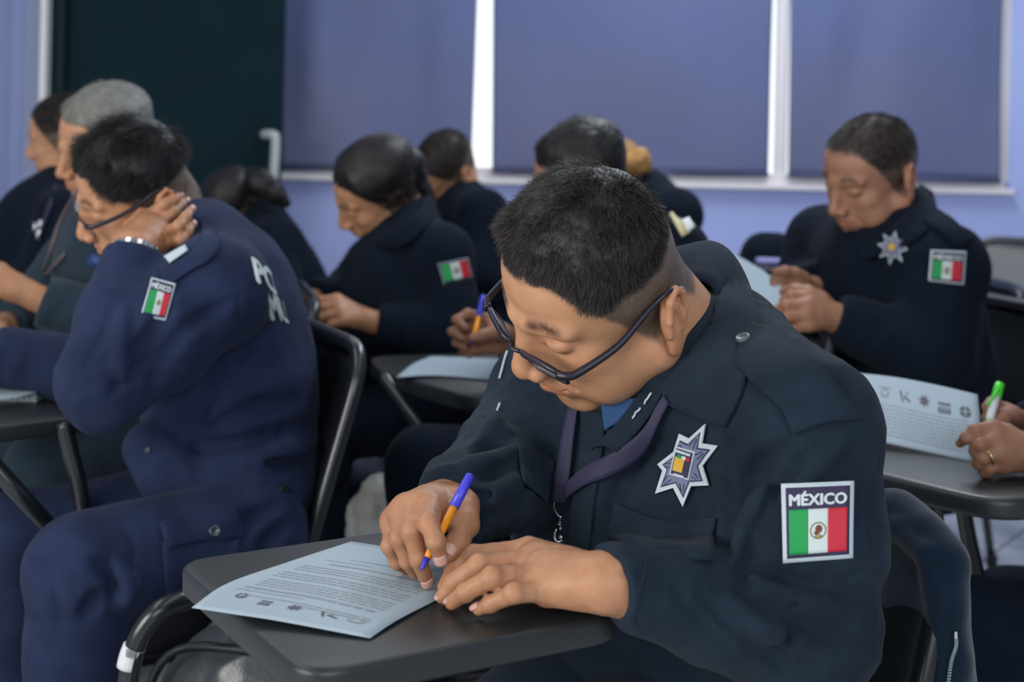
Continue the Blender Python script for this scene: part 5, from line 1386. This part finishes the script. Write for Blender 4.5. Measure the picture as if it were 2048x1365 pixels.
chair((J5['pelvis'][0] + .02, J5['pelvis'][1]), (-1, -.25), ccw([oz(530, 632), oz(400, 640), oz(400, 606), oz(520, 604)]), label='chair of the woman bent face-down, mostly hidden behind the rows in front', back_top=.78, seat_h=.34)

# woman writing, hair pulled back, flag patch on her sleeve
J6 = dict(neck=A(818, 440, 3.34), shL=A(882, 512, 3.17), shR=A(752, 530, 3.50), chest=A(798, 585, 3.30), belly=A(810, 670, 3.28), pelvis=A(830, 790, 3.26), elL=A(915, 668, 3.10), wrL=A(755, 646, 3.08), elR=A(690, 590, 3.45), wrR=A(628, 600, 3.33))
def hair6(H_):
    W_ = H_.world
    t = blob([(W_((0, -.08, .02)), A(822, 385, 3.36), .048, .045), (A(822, 385, 3.36), A(850, 415, 3.38), .045, .030)], .006, .004)
    return [hair_cap(H_, .015, .10, thr=.3, sc=30, col=(1.1, .9, .9)), hair_strands(H_, 13000, .012, .030, combb, lift=.07, r=.0006, seed=2, cvar=.9, col=(2.6, 2.1, 2.1)), CT(*t)]
hL6 = dict(dir=nrm(A(668, 612, 3.02) - A(755, 646, 3.08)), back=(-.1, -.7, .8), curl=(.75, .75, .8, .8), thumb_in=.5)
hR6 = dict(dir=nrm(A(575, 585, 3.28) - A(628, 600, 3.33)), back=(-.3, -.5, .9), curl=(.8, .85, .9, .9), thumb_in=.9)
p6, H6, s6, b6, k6 = person_bg('woman with dark hair pulled back, writing, small flag patch on her sleeve', dict(lm=dict(nose=(692, 452), mouth=(710, 468), chin=(730, 482), ear=(782, 410), hairline=(680, 378, .7), brow=(682, 408), crown=(715, 284, .7), occ=(800, 350, .5), eye=(722, 420)), D0=3.30, wD=500, s=1.0, jawf=.86, wide=.98), J6, NAVYD, J6['pelvis'],
    r=dict(chest=(.185, .12, .17), sh=.066, el=.056, wr=.044), hair=hair6, fem=True, handL=hL6, handR=hR6, hh=.0026, hs=.98, h=.006, legs=dict(knL=A(640, 860, 3.0), knR=A(600, 840, 3.3)))
flag_patch([(876, 528), (936, 516), (944, 556), (888, 570)], b6, s6, text='', flagv=(.10, .90), border=.02, smooth=40)
V, F = gridsurf(splinegrid(np.stack([np.array([A(745, 480, 3.2), A(790, 470, 3.14), A(830, 430, 3.16), A(855, 390, 3.3)]), np.array([A(760, 500, 3.19), A(812, 490, 3.12), A(856, 450, 3.15), A(872, 410, 3.3)])], 1), 20, 6), .006); obj('collar', V, F, NAVYD, s6)
pen(oz(583, 622, .006), A(616, 585, 3.28), None, body=WHITEP, endm=ALUD, label='pale pen in the hand of the woman with pulled-back hair', cap_len=.2)
chair((J6['pelvis'][0] + .02, J6['pelvis'][1]), (-1, -.2), ccw([oz(706, 672), oz(545, 682), oz(520, 632), oz(660, 622)]), label='chair of the woman with pulled-back hair, tablet edge below her hands', back_top=.78, desk_t=.034, seat_h=.34,
      tubes=[np.array([A(700, 690, 3.2), A(760, 760, 3.2), A(850, 870, 3.15)])])
paper_on([[oz(560, 655, .002), oz(668, 650, .002)], [oz(570, 620, .002), oz(640, 622, .002)]], 'sheet_of_paper', 'sheet under the hands of the woman with pulled-back hair')

# young man behind her
J7 = dict(neck=A(925, 400, 4.30), shL=A(965, 430, 4.15), shR=A(880, 425, 4.5), chest=A(940, 490, 4.3), belly=A(950, 580, 4.3), pelvis=A(960, 660, 4.3), elL=A(960, 560, 4.05), wrL=A(880, 570, 4.05), elR=A(860, 550, 4.4), wrR=A(830, 570, 4.2))
p7, H7, s7, b7, k7 = person_bg('young man with cropped black hair behind the woman with pulled-back hair', dict(lm=dict(ear=(913, 350), brow=(850, 378), nose=(862, 398), mouth=(872, 408), chin=(886, 416), crown=(868, 284), hairline=(832, 352), occ=(916, 318, .6)), D0=4.3, wD=500, s=1.0), J7, NAVYD, J7['pelvis'],
    r=dict(chest=(.18, .12, .17)), hair=short_hair(0, 8000, .011, r=.0006, col=(1.5,1.4,1.3)), handL=dict(curl=(.5,) * 4), handR=dict(curl=(.5,) * 4), legs=dict(knL=A(830, 700, 3.9), knR=A(800, 690, 4.2)))
chair((J7['pelvis'][0], J7['pelvis'][1]), (-1, -.2), None, label='chair of the young man with cropped hair, hidden behind the woman writing', back_top=.76, seat_h=.34)

# man directly behind the front man: top of his head, writing hand, knee
J8 = dict(neck=A(1215, 430, 2.88), shL=A(1340, 515, 2.72), shR=A(1130, 490, 3.1), chest=A(1220, 590, 2.88), belly=A(1240, 720, 2.86), pelvis=A(1250, 860, 2.85), elL=A(1290, 740, 2.62), wrL=A(1205, 760, 2.58), elR=A(1130, 700, 2.9), wrR=A(1035, 684, 2.70))
hR8 = dict(fingers=[[A(978, 640, 2.62), A(935, 628, 2.59), A(912, 640, 2.575), A(930, 655, 2.565)], [A(980, 660, 2.62), A(928, 655, 2.59), A(904, 664, 2.575), A(925, 677, 2.57)],
                    [A(985, 680, 2.625), A(935, 680, 2.595), A(912, 686, 2.585), A(930, 698, 2.58)], [A(992, 698, 2.63), A(948, 702, 2.605), A(925, 704, 2.595), A(940, 712, 2.59)]],
           thumb=[A(1010, 665, 2.61), A(985, 665, 2.575), A(962, 672, 2.555), A(945, 676, 2.55)])
p8, H8, s8, b8, k8 = person_bg('man behind the front man\'s head, only dark hair, epaulette and writing hand visible', dict(lm=dict(crown=(1155, 262), hairline=(1075, 345), ear=(1215, 375), nose=(1085, 430), chin=(1130, 470), occ=(1238, 310)), D0=2.85, wD=600, back=.01), J8, NAVYD, J8['pelvis'],
    r=dict(chest=(.19, .12, .18), wr=.048), hair=short_hair(.011, 9000, .022, col=(1.3, 1.2, 1.1), comb=combf), handR=hR8, handL=dict(curl=(.5,) * 4), legs=dict(knL=A(850, 935, 2.45), knR=A(1050, 830, 2.85)), skin=SKIN2)
dquad('epaulette_bar', [(1337, 436), (1352, 430), (1378, 470), (1362, 478)], mat('epaulette_gold', (.55, .50, .28), .6), .012, .003, s8, 6, 6, b8)
dquad('epaulette_bar', [(1358, 450), (1372, 446), (1384, 462), (1372, 470)], WHITEP, .016, .003, s8, 6, 6, b8)
pen(A(944, 690, 2.55), A(967, 592, 2.62), None, label='orange and blue pen in the hand seen behind the front man\'s glasses', cap_len=.42, r=.0048)
chair((J8['pelvis'][0] + .02, J8['pelvis'][1] + .02), (-.95, -.3), ccw([oz(736, 712), oz(758, 742), oz(935, 792), oz(1110, 790), oz(1140, 700), oz(900, 690)][:5]), label='chair with tablet seen between the left man\'s chair and the front man', back_top=.76, desk_t=.03, seat_h=.34, droundness=.05,
      tubes=[np.array([A(765, 752, 2.7), A(805, 806, 2.65), A(852, 872, 2.6), A(900, 960, 2.6)])])
paper_on([[oz(792, 755, .008), oz(880, 752, .004), oz(1040, 766, .003)], [oz(826, 728, .006), oz(900, 735, .003), oz(1050, 745, .002)], [oz(862, 713, .003), oz(950, 716, .002), oz(1060, 722, .002)]], 'sheet_of_paper', 'curled sheet on the tablet left of the front man\'s glasses')

# person further back with a light brown bun
J9 = dict(neck=A(1290, 385, 3.98), shL=A(1352, 430, 3.85), shR=A(1250, 420, 4.2), chest=A(1310, 480, 4.0), belly=A(1320, 560, 4.0), pelvis=A(1330, 660, 4.0), elL=A(1330, 540, 3.8), wrL=A(1240, 560, 3.8), elR=A(1220, 540, 4.1), wrR=A(1190, 560, 3.9))
def hair9(H_):
    t = blob([(A(1262, 322, 3.9), A(1278, 316, 3.9), .026, .030), (A(1250, 305, 3.95), A(1285, 330, 3.92), .02, .026)], .005, .005)
    return [hair_cap(H_, .012, .15, thr=.3), hair_strands(H_, 3000, .01, .02, combb, lift=.1, r=.0007, seed=2), CT(*t, c=(1.7, 1.7, 1.7))]
p9, H9, s9, b9, k9 = person_bg('person with light brown hair bun, mostly hidden behind the dark-haired man', dict(lm=dict(crown=(1215, 310), hairline=(1165, 345), ear=(1232, 365), nose=(1170, 400), chin=(1200, 430), occ=(1265, 330)), D0=3.98, wD=600, s=.95), J9, NAVYD, J9['pelvis'],
    r=dict(chest=(.17, .11, .16), sh=.066), hair=hair9, fem=True, hcol=HAIRB, hs=.92, handL=dict(curl=(.5,) * 4), handR=dict(curl=(.5,) * 4), legs=dict(knL=A(1180, 700, 3.6), knR=A(1160, 690, 3.9)))

# heavy-set man at the right, reading a sheet
J10 = dict(neck=A(1792, 425, 3.03), shL=A(1888, 535, 2.84), shR=A(1648, 488, 3.24), chest=A(1782, 590, 3.03), belly=A(1800, 740, 3.0), pelvis=A(1830, 880, 3.02), elL=A(1868, 712, 2.80), wrL=A(1672, 638, 2.80), elR=A(1612, 590, 3.2), wrR=A(1625, 580, 3.04))
fl = lambda a: [A(*p) for p in a]
hL10 = dict(fingers=[fl([(1618, 595, 2.79), (1582, 592, 2.78), (1570, 600, 2.785), (1562, 612, 2.80)]), fl([(1612, 612, 2.77), (1572, 612, 2.76), (1556, 620, 2.77), (1552, 630, 2.785)]),
                     fl([(1612, 632, 2.76), (1575, 634, 2.75), (1560, 640, 2.76), (1556, 648, 2.775)]), fl([(1618, 652, 2.76), (1588, 658, 2.75), (1572, 660, 2.76), (1566, 664, 2.77)])], thumb=fl([(1640, 600, 2.80), (1615, 585, 2.80), (1590, 580, 2.81), (1568, 585, 2.83)]), r=1.15)
hR10 = dict(fingers=[fl([(1588, 555, 2.98), (1560, 552, 2.96), (1548, 560, 2.95), (1545, 570, 2.95)]), fl([(1590, 565, 2.97), (1560, 565, 2.95), (1548, 572, 2.94), (1545, 582, 2.94)]),
                     fl([(1592, 575, 2.96), (1565, 578, 2.94), (1555, 584, 2.94), (1552, 592, 2.94)]), fl([(1596, 585, 2.96), (1575, 590, 2.94), (1566, 594, 2.94), (1562, 600, 2.94)])], thumb=fl([(1605, 560, 2.98), (1590, 548, 2.96), (1570, 543, 2.95), (1552, 545, 2.95)]), r=1.05)
p10, H10, s10, b10, k10 = person_bg('heavy-set man at the right reading a sheet, star badge and flag patch on his shirt', dict(lm=dict(nose=(1674, 410), mouth=(1692, 446), chin=(1710, 468), ear=(1798, 362), brow=(1680, 368), hairline=(1660, 318), crown=(1728, 246), occ=(1812, 330, .5), mouthL=(1708, 444), browL=(1700, 372)), D0=2.98, wD=500, s=1.04, jawf=1.2, wide=1.06, beard=.1, scalp=(.10, .14, .20), hairline=.004), J10, NAVYD, J10['pelvis'],
    r=dict(chest=(.235, .15, .20), belly=(.235, .17, .20), hips=(.22, .16, .13), sh=.082, el=.076, wr=.052, yoke=.075), hair=short_hair(0, 11000, .009, col=(2.2, 2.0, 1.8), r=.00045, cv=.8), handL=hL10, handR=hR10, skin=SKIN2, h=.006, hh=.0026, legs=dict(knL=A(1560, 900, 2.75), knR=A(1500, 880, 3.0)))
flag_patch([(1861, 500), (1932, 503), (1927, 570), (1856, 562)], b10, s10, smooth=40)
pts = [(1789 + (34 if i % 2 == 0 else 17) * math.cos(2 * math.pi * i / 16 - 1.4), 497 + (34 if i % 2 == 0 else 17) * math.sin(2 * math.pi * i / 16 - 1.4)) for i in range(16)]
G_, N_ = drape(b10, [(1750, 460), (1828, 460), (1828, 535), (1750, 535)], 12, 12, .003, 20)
sb2, U2, c2 = star_badge(G_, N_, pts, (1750, 460, 1828, 535), s10); flatpoly(G_, N_, c2 + (U2(pts) - c2) * .3, .0055, GOLD, sb2, 'emblem')
collar_ring(s10, [(1838, 368, 3.1), (1836, 400, 2.98), (1800, 440, 2.93), (1752, 480, 2.90), (1718, 500, 2.89)], [(1866, 385, 3.1), (1872, 430, 2.96), (1840, 475, 2.90), (1790, 500, 2.87), (1728, 520, 2.87)], mat_=NAVYD, b=b10)
dquad('shoulder_strap', [[(1858, 420), (1845, 450)], [(1900, 440), (1880, 470)], [(1945, 485), (1915, 500)]], NAVYD, .008, .005, s10, 14, 6, b10)
chair((J10['pelvis'][0] - .02, J10['pelvis'][1]), (-.95, -.3), ccw([oz(1722, 712), oz(1560, 712), oz(1480, 672), oz(1650, 655)]), label='chair of the heavy-set man reading at the right', back_top=.78, w=.46, seat_h=.46)
paper_on([[A(1575, 622, 2.84), A(1585, 612, 2.86)], [A(1520, 618, 2.86), A(1560, 572, 2.93)], [A(1470, 590, 2.92), A(1520, 538, 3.0)], [A(1440, 560, 2.98), A(1452, 500, 3.08)]], 'sheet_of_paper', 'sheet held up by the heavy-set man at the right', t=.0008)
paper_on([[oz(1655, 700, .003), oz(1668, 700, .003)], [oz(1590, 690, .003), oz(1668, 686, .003)]], 'sheet_of_paper', 'stack of paper on the tablet below the heavy-set man\'s hands', t=.012)

# person at the right edge: both hands, sleeve and thigh inside the frame
J11 = dict(neck=A(2330, 560, 2.2), shL=A(2440, 720, 2.0), shR=A(2210, 660, 2.5), chest=A(2340, 800, 2.2), belly=A(2350, 1000, 2.2), pelvis=A(2370, 1225, 2.2), elL=A(2300, 905, 1.95), wrL=A(2060, 905, 1.97), elR=A(2160, 900, 2.35), wrR=A(2062, 862, 2.16))
hL11 = dict(fingers=[fl([(1985, 858, 1.97), (1950, 862, 1.955), (1932, 876, 1.955), (1920, 887, 1.965)]), fl([(1990, 882, 1.955), (1958, 890, 1.94), (1950, 902, 1.945), (1962, 912, 1.965)]),
                     fl([(1996, 908, 1.95), (1964, 916, 1.94), (1956, 928, 1.945), (1968, 936, 1.965)]), fl([(2006, 932, 1.955), (1978, 938, 1.945), (1968, 946, 1.95), (1978, 952, 1.97)])], thumb=fl([(2010, 870, 1.99), (1990, 860, 2.01), (1968, 862, 2.02), (1948, 872, 2.02)]))
hR11 = dict(fingers=[fl([(2010, 822, 2.12), (1985, 806, 2.09), (1976, 815, 2.075), (1980, 828, 2.07)]), fl([(2010, 836, 2.11), (1984, 826, 2.085), (1976, 836, 2.075), (1984, 848, 2.07)]),
                     fl([(2014, 850, 2.11), (1992, 848, 2.09), (1986, 858, 2.08), (1996, 866, 2.08)]), fl([(2022, 862, 2.12), (2004, 866, 2.10), (2000, 872, 2.09), (2008, 880, 2.09)])], thumb=fl([(2025, 835, 2.10), (2005, 838, 2.07), (1992, 848, 2.06), (1985, 860, 2.06)]))
p11, H11, s11, b11, k11 = person_bg('person cut off by the right edge, only two hands, sleeve and thigh in view', dict(lm=dict(nose=(2180, 520), ear=(2310, 470), crown=(2240, 330), chin=(2220, 570), mouth=(2195, 545)), D0=2.15, wD=500), J11, NAVY, J11['pelvis'],
    r=dict(wr=.045, el=.055), hair=short_hair(.005, 2000, .012), handL=hL11, handR=hR11, skin=SKIN2, hh=.0026, legs=dict(knL=A(1950, 1262, 1.95), knR=A(2020, 1225, 2.25)), tmat=NAVYD)
rg = nrm(np.array([.3, -.2, .2])); V = []
a = np.linspace(0, 2 * math.pi, 21); ax_ = nrm(A(1956, 928, 1.945) - A(1996, 908, 1.95)); e = nrm(np.cross(ax_, [0, 0, 1])); g = np.cross(ax_, e); c = A(1975, 914, 1.943)
V, F = tube(np.array([c + (e * math.cos(t) + g * math.sin(t)) * .0112 for t in a]), .0018, 8, caps=False, sx=1.6); RG = empty('finger_ring', c, label='gold ring on the hand at the right edge', category='ring'); obj('band', V, F, mat('ring_gold', (.8, .6, .25), .25, metal=1), RG)
r0 = pen(A(1974, 855, 2.045), A(2000, 768, 2.09), None, body=WHITEP, endm=GREENP, label='white pen with a bright green end at the right edge', cap_len=.30, r=.0062)
V, F = tube(np.array([A(1997, 778, 2.075), A(1975, 812, 2.06)]), .0022, 8); obj('pen_clip', V, F, GREENP, r0)
pq, GQ, NQ = paper_on([[A(1690, 868, 2.16), A(1780, 888, 2.12), A(1860, 906, 2.09), A(1945, 925, 2.05)], [A(1700, 808, 2.22), A(1785, 822, 2.17), A(1870, 842, 2.13), A(1960, 856, 2.09)], [A(1710, 746, 2.28), A(1790, 755, 2.23), A(1870, 770, 2.19), A(1955, 790, 2.15)]],
                      'sheet_of_paper', 'printed sheet with a row of emblems held at the right edge', t=.0007)
if NQ[..., 1].mean() > 0: NQ = -NQ
rows = []
for i in range(9): v = .10 + .055 * i; rows += textblock(v, v + .045, 1, .30 - .01 * i, .93)
bars(GQ, NQ, rows, INKL, pq, 'printed_text', .0008)
logos(GQ, NQ, [uvof(GQ, 1925, 826), uvof(GQ, 1885, 818), uvof(GQ, 1845, 806), uvof(GQ, 1803, 796), uvof(GQ, 1764, 784)], .048, 1.9, pq, lift=.0010)
chair((J11['pelvis'][0], J11['pelvis'][1]), (-1, -.25), ccw([oz(1690, 930), oz(1992, 1004), oz(2200, 985), oz(2180, 880), oz(1720, 858)]), label='chair whose shiny black tablet reaches in from the right edge', back_top=.8, desk_t=.03, seat_h=.38, front=.06, droundness=.06, dbev=.009,
      tubes=[np.array([A(1868, 990, 2.05), A(1872, 1060, 2.05), A(1880, 1180, 2.05)]), np.array([A(1925, 1008, 2.1), A(1938, 1080, 2.15), A(1956, 1160, 2.2)])])
# ------------------------------------------------------------------ loose things
# jacket hung over the front man's chair back
def jacket():
    r = empty('jacket', A(1850, 1365, 1.55) * [1, 1, 0] + [0, 0, .3], label='dark blue fleece jacket hung over the back of the front man\'s chair', category='jacket')
    s = SDF()
    P = [A(1700, 1010, 1.66), A(1780, 1022, 1.62), A(1840, 1060, 1.58), A(1882, 1130, 1.55), A(1900, 1220, 1.54), A(1906, 1330, 1.54), A(1912, 1500, 1.54)]
    for a, b in zip(P[:-1], P[1:]): s.cap(a, b, .017, k=.01)
    P2_ = [A(1720, 1040, 1.63), A(1800, 1058, 1.585), A(1850, 1110, 1.55), A(1872, 1190, 1.535), A(1880, 1300, 1.535), A(1885, 1480, 1.535)]
    for a, b in zip(P2_[:-1], P2_[1:]): s.cap(a, b, .013, k=.004)
    back = nrm([.85, .52, 0])
    for i in range(6):
        t = i / 5; a = P[1] * (1 - t) + P[3] * t + back * .012; s.cap(a, a + np.array([.002 * i, 0, -.50]), .020, .024, k=.02)
    s.cap(A(1885, 1180, 1.57), A(1915, 1480, 1.58), .020, .026, k=.02)
    s.post.append(lambda Q_: (-.0025 * vnoise(Q_ * 28)).astype(F32))
    V, F = mesh_sdf(s, .005, *arr_bounds(P + [P[3] + back * .1 + [0, 0, -.55]], .12)); V[:, 2] = np.maximum(V[:, 2], .05); obj('fleece', V, F, FLEECE, r)
    Z = bezline(np.array([A(1909, 1262, 1.525), A(1912, 1290, 1.522), A(1902, 1325, 1.52), A(1896, 1370, 1.52)]), 24)
    V, F = joinm([boxm(z, (.004, .002, .0022)) for z in Z]); obj('zipper', V, F, ALUD, r, smooth=False)
    V, F = boxm(A(1911, 1270, 1.516), (.0028, .003, .007)); obj('zip_pull', V, F, CHROME, r, smooth=False)
jacket()
# backpack on the floor below the front desk
def backpack():
    c = A(505, 1330, 1.86); r = empty('backpack', c * [1, 1, 0], label='black leather backpack with zips under the nearest desk', category='backpack')
    s = SDF(); f = nrm([-.2, -1, 0]); sd = np.cross(f, [0, 0, 1.0])
    R = np.stack([sd, f, [0, 0, 1.0]], 1); b0_ = np.array([c[0], c[1], 0])
    s.ell(b0_ + [0, 0, .25], (.155, .09, .25), R=R, k=.02); s.ell(b0_ + f * .02 + [0, 0, .12], (.16, .10, .14), R=R, k=.04)
    s.post.append(lambda Q_: (-.004 * vnoise(Q_ * 14) - .0012 * vnoise(Q_ * 50)).astype(F32))
    lo, hi = arr_bounds([b0_, b0_ + [0, 0, .5]], .28); V, F = mesh_sdf(s, .007, lo, hi); V[:, 2] = np.maximum(V[:, 2], .002); obj('bag_body', V, F, LEATHER, r)
    s = SDF(); s.ell(b0_ + f * .085 + sd * .045 + [0, 0, .20], (.12, .05, .21), R=R, k=.02); s.post.append(lambda Q_: (-.005 * vnoise(Q_ * 16) - .0015 * (1 - abs(vnoise(Q_ * 30)))).astype(F32))
    V, F = mesh_sdf(s, .006, lo, hi); V[:, 2] = np.maximum(V[:, 2], .004); obj('front_pocket', V, F, LEATHER, r); bb = bv(V, F)
    s = SDF(); s.ell(b0_ + f * .075 - sd * .105 + [0, 0, .17], (.06, .05, .17), R=R, k=.02); s.post.append(lambda Q_: (-.004 * vnoise(Q_ * 20)).astype(F32))
    V, F = mesh_sdf(s, .006, lo, hi); V[:, 2] = np.maximum(V[:, 2], .003); obj('side_pocket', V, F, LEATHER, r)
    for (cx, w, hgt, o) in ((.0, .140, .475, .045), (.045, .110, .385, .100), (-.105, .050, .315, .100)):
        a = np.linspace(math.pi, 0, 28); P = [b0_ + sd * (cx + w * math.copysign(abs(math.cos(t)) ** .45, math.cos(t))) + f * (o + .012 * math.sin(t)) + np.array([0, 0, .03 + (hgt - .03) * abs(math.sin(t)) ** .45]) for t in a]
        V, F = tube(np.array(P), .006, 8); obj('zipper', V, F, PLASTIC, r)
    P = bezline(np.array([b0_ - sd * .06 + [0, 0, .47], b0_ + [0, 0, .53], b0_ + sd * .06 + [0, 0, .47]]), 14); V, F = tube(P, .009, 8); obj('handle', V, F, LEATHER, r)
backpack()
# bent black tube with a bar-code sticker: front rail of the chair ahead
def rail():
    r = empty('tablet_arm_chair', A(300, 1365, 1.75) * [1, 1, 0], label='bent black chair rail with a white sticker, left of the backpack', category='chair', group='tablet-arm chairs of the class')
    P = bezline(np.array([A(262, 2000, 1.75), A(258, 1700, 1.75), A(256, 1420, 1.75), A(262, 1330, 1.75), A(285, 1262, 1.75), A(330, 1215, 1.76), A(400, 1196, 1.80), A(520, 1192, 1.9), A(600, 1300, 2.0), A(600, 1660, 2.0)]), 80)
    P[:, 2] = np.maximum(P[:, 2], .012); V, F = tube(P, .0130, 14); obj('rail', V, F, STEEL, r)
    Q_ = bezline(np.array([A(256, 1336, 1.75), A(262, 1312, 1.75), A(269, 1294, 1.75)]), 8); V, F = tube(Q_, .0142, 18); s = obj('sticker', V, F, WHITEP, r)
    bs = []
    for i in range(9): bs.append(boxm(at(252 + i * 2.6, 1307 + i * .7, 1.7345), (.0009 if i % 2 else .0005, .0006, .010)))
    V, F = joinm(bs); obj('bar_code', V, F, INK, s, smooth=False)
rail()
# cap and bag on a far desk between the front man and the heavy-set man
def fardesk():
    D = [A(1440, 535, 3.75), A(1600, 528, 3.75), A(1610, 512, 4.15), A(1440, 514, 4.15)]; z = D[0][2]; D = [np.array([p[0], p[1], z]) for p in D]
    chair((D[1][0] + .30, D[1][1] + .25), (-1, -.1), ccw(D), label='far chair tablet carrying the dark cap, below the window', back_top=.74, desk_t=.02, seat_h=.42)
    r = empty('cap', A(1535, 528, 3.9) , label='dark cap lying on a far tablet, left of the heavy-set man', category='cap')
    c = A(1540, 520, 3.9); c[2] = z + .001
    a = np.linspace(0, 2 * math.pi, 25)[:-1]; V, F = [], []
    for k, t in enumerate(np.linspace(0, math.pi / 2, 8)):
        for b in a: V.append(c + [.085 * math.cos(t) ** .7 * math.cos(b) if k < 7 else 0, .095 * math.cos(t) ** .7 * math.sin(b) if k < 7 else 0, .085 * math.sin(t)])
    for i in range(7):
        for j in range(24): F.append((i * 24 + j, i * 24 + (j + 1) % 24, (i + 1) * 24 + (j + 1) % 24, (i + 1) * 24 + j))
    obj('crown', np.array(V), F, NAVYD, r)
    G_ = []
    for v in np.linspace(0, 1, 6): G_.append([c + [(-.075 - .075 * v) * math.cos(t) , .085 * math.sin(t) * (1 - .1 * v), .006 + .010 * (1 - v) - .02 * (math.sin(t) ** 2) * 0] for t in np.linspace(-1.1, 1.1, 13)])
    V, F = gridsurf(np.array(G_), .004); obj('visor', V, F, NAVYD, r)
    c2_ = A(1560, 540, 3.80); c2_[2] = z + .012
    V, F = boxm(c2_, (.13, .05, .022)); o = obj('pencil_case', V, F, mat('lilac_case', (.30, .28, .55), .5), None, label='lilac case in front of the dark cap', category='case'); m_ = o.modifiers.new('b', 'BEVEL'); m_.width = .009; m_.segments = 3
fardesk()
# empty grey chairs at the right edge
GREYP = mat('grey_chair_plastic', (.20, .205, .20), .5)
chair((at(2075, 700, 4.6)[0], 4.55), (-.35, -.93), None, label='grey empty chair with slatted back at the right edge by the wall', back_top=.80, w=.44, back_mat=GREYP)
chair((at(2130, 700, 3.75)[0] + .36, 3.70), (-1, -.2), ccw([oz(2000, 600, .0), oz(2150, 608, .0), oz(2150, 585, .0), oz(1996, 582, .0)]), label='empty chair with pale-edged tablet at the right edge', back_top=.76, w=.44, back_mat=GREYP,
      tubes=[np.array([A(2020, 606, 3.6), A(2018, 640, 3.6), A(2030, 700, 3.6), A(2052, 745, 3.6)])])
V, F = slab(ccw([A(1985, 632, 3.55), A(2012, 632, 3.55), A(2016, 622, 3.75), A(1990, 622, 3.75)]), .02, .003); 
o = obj('bag', *blob([(A(1990, 636, 3.75), A(2015, 640, 3.75), .022, .020), (A(1992, 650, 3.75), A(2012, 690, 3.75), .030, .035), (A(2005, 700, 3.75), A(2000, 760, 3.75), .045, .05)], .008, .006), mat('pale_bag_cloth', (.42, .42, .40), .7, var=(18, (.30, .26, .16), 1)), None, label='pale bag hanging beside the empty chair behind the heavy-set man', category='bag')
# white plastic bag and papers on the rack below a seat
r = empty('shopping_bag', A(770, 1050, 2.75) * [1, 1, 0], label='crumpled white plastic bag on the floor, seen left of the writing hand', category='bag')
s = SDF(); c = A(785, 1005, 2.9)
s.ell(c + [0, 0, -.05], (.085, .07, .11), k=.01); s.ell(c * [1, 1, 0] + [0, 0, .12], (.10, .08, .13), k=.05); s.post.append(lambda Q_: (-.010 * vnoise(Q_ * 22) - .006 * (1 - 2 * abs(vnoise(Q_ * 45)))).astype(F32))
V, F = mesh_sdf(s, .006, c - [.2, .2, c[2] - .0], c + [.2, .2, .15]); V[:, 2] = np.maximum(V[:, 2], .003); obj('bag_film', V, F, mat('white_plastic_film', (.55, .57, .58), .35, var=(9, (.40, .40, .34), 1)), r)
# shoe-like dark thing and pipe end on the floor under the left man's knee
